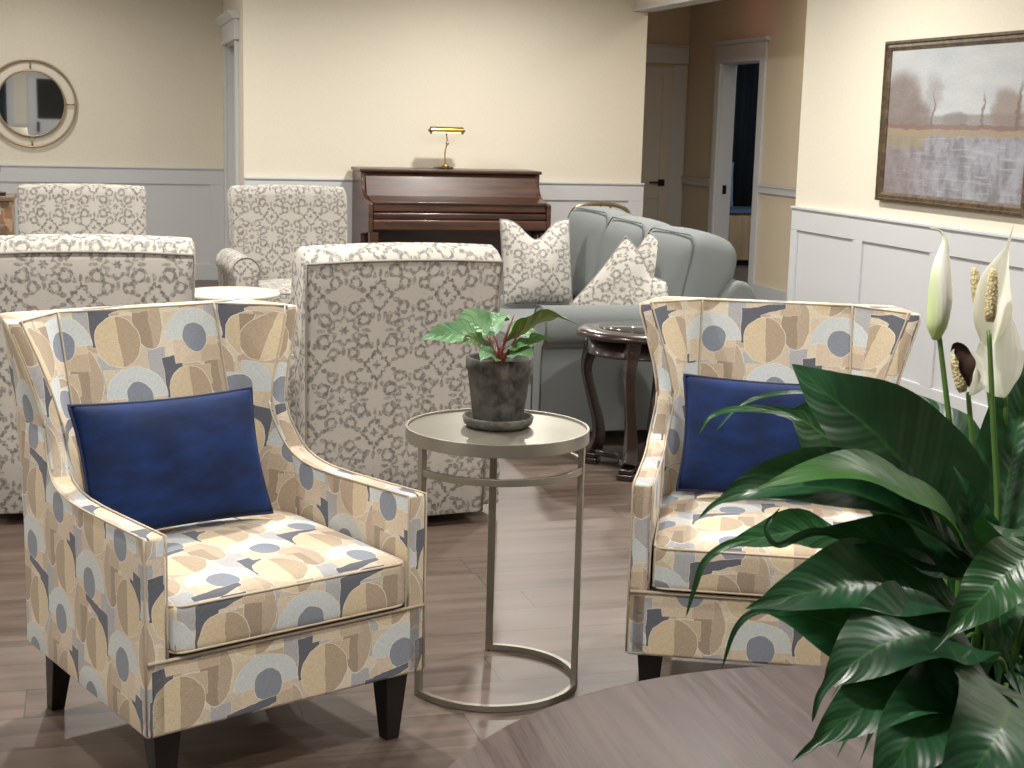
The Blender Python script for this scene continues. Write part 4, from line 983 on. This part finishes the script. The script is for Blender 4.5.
me = leafmesh([at(*p) - LB for p in [(969, 388, DF - .02), (966, 372, DF - .025), (962, 356, DF - .022), (955, 346, DF - .02), (950, 352, DF - .02)]], T + Rr * .1, .030, 20, 8, .6, .004, .05, widest=.55); link('wilted_spathe', me, M['wilt'], t)
flower([(1000, 610, 2.12), (1000, 500, DF + .12), (990, 400, DF + .12), (979, 312, DF + .12)], None, None, 0, ((980, 318, DF + .12), (974, 267, DF + .12)), sr=.008)

# ------------------------------------------------------------------ piano
t = thing('upright_piano', 'brown walnut upright piano against the cream back wall', 'piano', (2.695, 11.77, 0)); hw = .712
WN, WD = M['walnut'], M['walnut_d']
prof_ = [(0, 0), (0, 1.075), (-.40, 1.075), (-.405, .985), (-.425, .945), (-.47, .905), (-.56, .875), (-.72, .860), (-.74, .85), (-.74, .64), (-.40, .60), (-.40, 0)]
for s in (-1, 1):
    x0, x1 = (-hw, -hw + .035) if s < 0 else (hw - .035, hw); MB().prism(prof_, 'x', x0, x1).build('side_panel', WN, t, bev=.006)
    c_ = MB().frustum(s * (hw - .045), -.70, .0, .64, .022, .022, .034, .034).build('leg', WN, t, bev=.004)
MB().box(-hw - .012, hw + .012, -.425, .0, 1.075, 1.10).build('lid', WN, t, bev=.006)
MB().prism([(-.36, 1.075), (-.385, 1.075), (-.475, .895), (-.45, .89)], 'x', -hw + .035, hw - .035).build('upper_panel', WN, t)
MB().prism([(-.44, .895), (-.50, .90), (-.735, .868), (-.735, .845), (-.44, .85)], 'x', -hw + .035, hw - .035).build('music_shelf', WD, t, bev=.005)
MB().box(-hw + .035, hw - .035, -.725, -.42, .79, .85).build('fallboard', WN, t, bev=.012)
MB().box(-hw + .035, hw - .035, -.735, -.42, .735, .785).build('key_slip', WD, t, bev=.010)
MB().box(-hw + .035, hw - .035, -.745, -.40, .655, .732).build('keybed', WN, t, bev=.008)
MB().box(-hw + .035, hw - .035, -.36, -.33, .06, .66).build('lower_panel', WD, t); MB().box(-hw, hw, -.40, 0, 0, .06).build('plinth', WD, t)
MB().box(-hw + .03, hw - .03, -.06, -.01, .06, 1.07).build('back_board', WD, t)
for x in (-.08, 0, .08): MB().tube([(x, -.34, .07), (x, -.40, .055), (x, -.46, .05)], .008, 8).build('pedal', M['brass'], t, True)
# piano lamp
t = thing('piano_lamp', 'small brass banker lamp standing on the piano lid', 'lamp', (2.685, 11.56, 1.10))
MB().box(-.055, .055, -.045, .045, 0, .018).build('foot', WD, t, bev=.003)
MB().lathe([(0, .018), (.032, .018), (.030, .028), (.014, .036), (.008, .05), (0, .05)], seg=24).build('base', M['brass'], t, True)
MB().tube(catmull([(0, 0, .045), (-.004, 0, .12), (.004, 0, .17), (.012, -.01, .21), (.002, -.02, .255), (0, -.03, .292)], 6), .0055, 8).build('stem', M['brass'], t, True)
MB().lathe([(0, -.012), (.011, -.01), (.013, 0), (.010, .012), (0, .014)], 0, 0, 16).build('knuckle', M['agedbrass'], t, True).location = (.012, -.01, .20)
o = MB(); 
pr2 = [(.030 * math.cos(math.radians(a)), .030 * math.sin(math.radians(a))) for a in range(-20, 201, 10)]; pr2 = pr2 + [(q[0] * .93, q[1] * .93) for q in reversed(pr2)]
o.prism([(a - .03, b + .298) for a, b in pr2], 'x', -.125, .125); sh = o.build('lamp_shade', M['brass'], t, True); sh.modifiers.new('E', 'EDGE_SPLIT')
MB().lathe([(.030, -.125), (.028, -.132), (.012, -.136), (.008, -.145), (0, -.152)], -.03, .298, 24, 'x').lathe([(.030, .125), (.028, .132), (.012, .136), (.008, .145), (0, .152)], -.03, .298, 24, 'x').build('shade_cap', M['agedbrass'], t, True)
bn = NT('warm_tube_bulb'); bn.b.inputs['Emission Color'].default_value = (1, .72, .35, 1); bn.b.inputs['Emission Strength'].default_value = 2.2; bn.color((1, .8, .5))
MB().lathe([(0, -.11), (.013, -.108), (.013, .108), (0, .11)], -.034, .292, 16, 'x').build('bulb', bn.mat, t, True)
MB().tube(catmull([(0, .04, .006), (-.03, .12, .004), (-.05, .18, .004)], 5), .003, 6).build('cord', M['black'], t, True)

# metal chair beyond the sofa
t = thing('metal_chair', 'bentwood-style metal chair with curved bronze top rail beyond the sofa', 'chair', (3.34, 9.45, 0), math.radians(180))
br = M['agedbrass']
bp = catmull([(-.20, -.20, .45), (-.215, -.21, .70), (-.21, -.22, .86), (-.15, -.225, .925), (0, -.23, .945), (.15, -.225, .925), (.21, -.22, .86), (.215, -.21, .70), (.20, -.20, .45)], 6)
MB().tube(bp, .014, 10).build('back_frame', br, t, True)
for x in (-.07, 0, .07): MB().tube([(x, -.2, .45), (x, -.228, .94)], .007, 8).build('spindle', br, t, True)
MB().lathe([(0, .44), (.21, .44), (.22, .45), (.215, .465), (0, .475)], seg=40).build('seat', plain('chair_seat_fabric', '#b8a98c', .8), t, True)
for sx in (-1, 1):
    for sy in (-1, 1): MB().tube([(sx * .16, sy * .16, .45), (sx * .21, sy * .21, 0)], .012, 8).build('leg', br, t, True)
MB().tube([(.175 * math.cos(a * PI / 16), .175 * math.sin(a * PI / 16), .2) for a in range(32)], .007, 6, True).build('stretcher', br, t, True)

# round cream occasional table behind the left wing chair
t = thing('accent_table', 'small cream round accent table in front of the piano-side damask armchair', 'side table', (.70, 7.92, 0))
MB().lathe([(0, .535), (.235, .535), (.25, .542), (.252, .552), (.247, .560), (0, .562)], seg=64).build('tabletop', M['cream'], t, True)
MB().lathe([(0, 0), (.15, 0), (.155, .015), (.10, .03), (.035, .06), (.028, .2), (.045, .28), (.026, .36), (.024, .48), (.06, .535), (0, .535)], seg=40).build('pedestal', M['cream'], t, True)

# ------------------------------------------------------------------ mirror, painting
t = thing('round_mirror', 'round wall mirror with a double champagne ring frame', 'mirror', (-.485, 13.64, 1.525))
RO, RI = .368, .278
def ringy(mb, R, r, y=0): mb.tube([(R * math.cos(2 * PI * k / 72), y, R * math.sin(2 * PI * k / 72)) for k in range(72)], r, 8, True)
m = MB(); ringy(m, RO, .010, -.01); m.build('outer_ring', M['goldleaf'], t, True)
m = MB(); ringy(m, RI, .008, -.01); m.build('inner_ring', M['goldleaf'], t, True)
for a in (0, 90, 180, 270):
    c_, s_ = math.cos(math.radians(a)), math.sin(math.radians(a)); MB().tube([(RI * c_, -.01, RI * s_), (RO * c_, -.01, RO * s_)], .006, 8).build('spoke', M['goldleaf'], t, True)
MB().lathe([(0, -.012), (RI, -.012), (RI, .0), (0, 0)], axis='y', seg=72).build('mirror_glass', M['mirror'], t)

py0, py1, pz0, pz1 = 6.195, 7.610, 1.100, 1.972; fw = .052
t = thing('framed_painting', 'framed riverside landscape painting in a dark bronze frame on the right wall', 'painting', (4.293, (py0 + py1) / 2, (pz0 + pz1) / 2))
a, b = (py1 - py0) / 2, (pz1 - pz0) / 2
fr = MB(); steps = [(0, .006), (0, .034), (.014, .040), (.018, .028), (.034, .030), (.038, .022), (.050, .018), (.052, .006)]
rings = []
for i_, x_ in steps: rings.append([(-x_, -a + i_, -b + i_), (-x_, a - i_, -b + i_), (-x_, a - i_, b - i_), (-x_, -a + i_, b - i_)])
vs = [v for r in rings for v in r]; fs = []
for i in range(len(rings)):
    j = (i + 1) % len(rings)
    for k in range(4): fs.append((i * 4 + k, i * 4 + (k + 1) % 4, j * 4 + (k + 1) % 4, j * 4 + k))
fr.raw(vs, fs).build('frame', M['bronze'], t)
ia, ib = a - .05, b - .05
me = mesh('canvas', [(-.012, ia, -ib), (-.012, -ia, -ib), (-.012, -ia, ib), (-.012, ia, ib), (-.002, ia, -ib), (-.002, -ia, -ib), (-.002, -ia, ib), (-.002, ia, ib)], [(0, 1, 2, 3), (4, 7, 6, 5), (0, 4, 5, 1), (1, 5, 6, 2), (2, 6, 7, 3), (3, 7, 4, 0)], [(0, 0), (1, 0), (1, 1), (0, 1)] * 2)
link('canvas', me, painting_mat(), t, False)

# ------------------------------------------------------------------ chest + table lamp at the far left
t = thing('patchwork_chest', 'wooden patchwork chest under the round mirror at the left edge', 'chest', (-.86, 10.9, 0))
MB().box(-.335, .335, -.22, .22, .08, .86).build('body', M['patch'], t, bev=.006); MB().box(-.35, .35, -.235, .235, .86, .89).build('top', wood('chest_top', '#5e4a3a', '#7d6650', .5), t, bev=.004)
for sx in (-1, 1):
    for sy in (-1, 1): MB().frustum(sx * .29, sy * .18, 0, .08, .02, .02, .028, .028).build('leg', M['espresso'], t)
for z in (.30, .57): 
    MB().box(-.30, .30, -.232, -.22, z - .10, z + .13).build('drawer', M['patch'], t, bev=.004)
t = thing('table_lamp', 'black square-based table lamp with pale shade on the patchwork chest', 'lamp', (-.635, 10.86, .89))
MB().box(-.065, .065, -.065, .065, 0, .022).build('base', M['black'], t, bev=.003)
MB().box(-.010, .010, -.010, .010, .022, .14).box(-.05, -.035, -.01, .01, .022, .14).build('stem', M['black'], t); MB().box(-.06, .02, -.03, .03, .135, .150).build('collar', M['black'], t)
MB().lathe([(.15, .16), (.155, .16), (.12, .40), (.115, .40), (.15, .16)], -.115, 0, 48).build('lamp_shade', plain('linen_shade', '#cfc6b4', .9), t, True)
MB().tube([(-.03, 0, .14), (-.09, 0, .19), (-.115, 0, .28)], .006, 8).build('harp', M['black'], t, True)
MB().tube([(-.115, 0, .28), (0, 0, .30)], .003, 6).build('spider', M['black'], t, True)

# ------------------------------------------------------------------ what the mirror sees: door and dark board on the front wall
struct(MB().box(-1.0, -.1, -3.06, -3.03, .01, 2.1).build('door_4', M['white']))
struct(MB().box(-.97, -.2, -3.035, -3.02, 1.30, 2.05).build('window_1', plain('night_window_glass', '#1c2022', .1)))
struct(MB().box(-2.4, -1.52, -3.06, -3.03, .01, 2.1).build('door_5', plain('dark_blue_door_glass', '#1a2430', .1)))
struct(MB().box(-1.14, -1.0, -3.06, -3.02, 0, 2.12).box(-.1, .04, -3.06, -3.02, 0, 2.12).box(-1.52, -1.40, -3.06, -3.02, 0, 2.12).box(-1.14, .04, -3.06, -3.02, 2.12, 2.28).box(-2.5, -1.40, -3.06, -3.02, 2.12, 2.28).box(-1.40, -1.14, -3.06, -3.03, 1.15, 1.21).build('trim_front_casing', M['white'], bev=.004))
struct(MB().box(-.98, -.93, -3.03, -2.98, 1.06, 1.24).build('trim_door_plate', M['black']))

# ------------------------------------------------------------------ lights
def downlight(x, y, e, size=.16, col=(1, .958, .895), spread=172):
    l = bpy.data.lights.new('downlight', 'AREA'); l.shape = 'DISK'; l.size = size; l.energy = e; l.color = col; l.spread = math.radians(spread)
    o = bpy.data.objects.new('downlight', l); C.objects.link(o); o.location = (x, y, CEIL - .012); return o
CAN = plain('downlight_trim', '#eeeeee', .5)
em = NT('downlight_lens'); em.b.inputs['Emission Color'].default_value = (1, .92, .8, 1); em.b.inputs['Emission Strength'].default_value = 6
def can(x, y, e, label, **k):
    downlight(x, y, e, **k)
    t = thing('recessed_light', label, 'ceiling light', (x, y, CEIL), 0, 'recessed ceiling lights')
    MB().lathe([(.085, -.006), (.11, -.006), (.11, 0), (.085, 0), (.085, -.006)], seg=32).build('trim_ring', CAN, t)
    MB().lathe([(0, -.004), (.084, -.004), (.084, -.002), (0, -.002)], seg=32).build('lens', em.mat, t)
E0 = 56
for x, y, s in ((2.9, 7.3, 1.2), (.3, 7.3, 1.0), (2.9, 4.6, 1.1), (.3, 4.6, 1.1), (2.9, 1.9, .9), (.3, 1.9, .8), (2.9, 10.2, 1.15), (.3, 10.2, .9), (-2.3, 4.6, .8), (-2.3, 7.3, .8), (-2.3, 10.2, .8), (-2.3, 1.5, .6), (-.9, -1.5, .5), (-.6, 12.4, .35)):  # can nearest the front wall is added to brighten the mirror's view
    can(x, y, E0 * s, 'round recessed ceiling downlight above the lounge')
downlight(5.0, 10.6, 9, .3, (1, .90, .76)); 
l = bpy.data.lights.new('exit_glow', 'POINT'); l.energy = .35; l.color = (1, .12, .07); l.shadow_soft_size = .06; o = bpy.data.objects.new('exit_glow', l); C.objects.link(o); o.location = (5.2, 12.2, 2.55)
l = bpy.data.lights.new('dark_room_fill', 'POINT'); l.energy = 60; l.color = (.85, .93, 1); l.shadow_soft_size = .2; o = bpy.data.objects.new('dark_room_fill', l); C.objects.link(o); o.location = (6.9, 13.3, 2.2)  # unseen fill light, added to brighten the bench in the dark room

wd = bpy.data.worlds.new('World'); bpy.context.scene.world = wd; wd.use_nodes = True
wd.node_tree.nodes['Background'].inputs[0].default_value = (.9, .93, 1, 1); wd.node_tree.nodes['Background'].inputs[1].default_value = .05

sc = bpy.context.scene
sc.view_settings.view_transform = 'Standard'; sc.view_settings.look = 'None'; sc.view_settings.exposure = 0.0; sc.view_settings.gamma = 1; sc.view_settings.use_curve_mapping = False
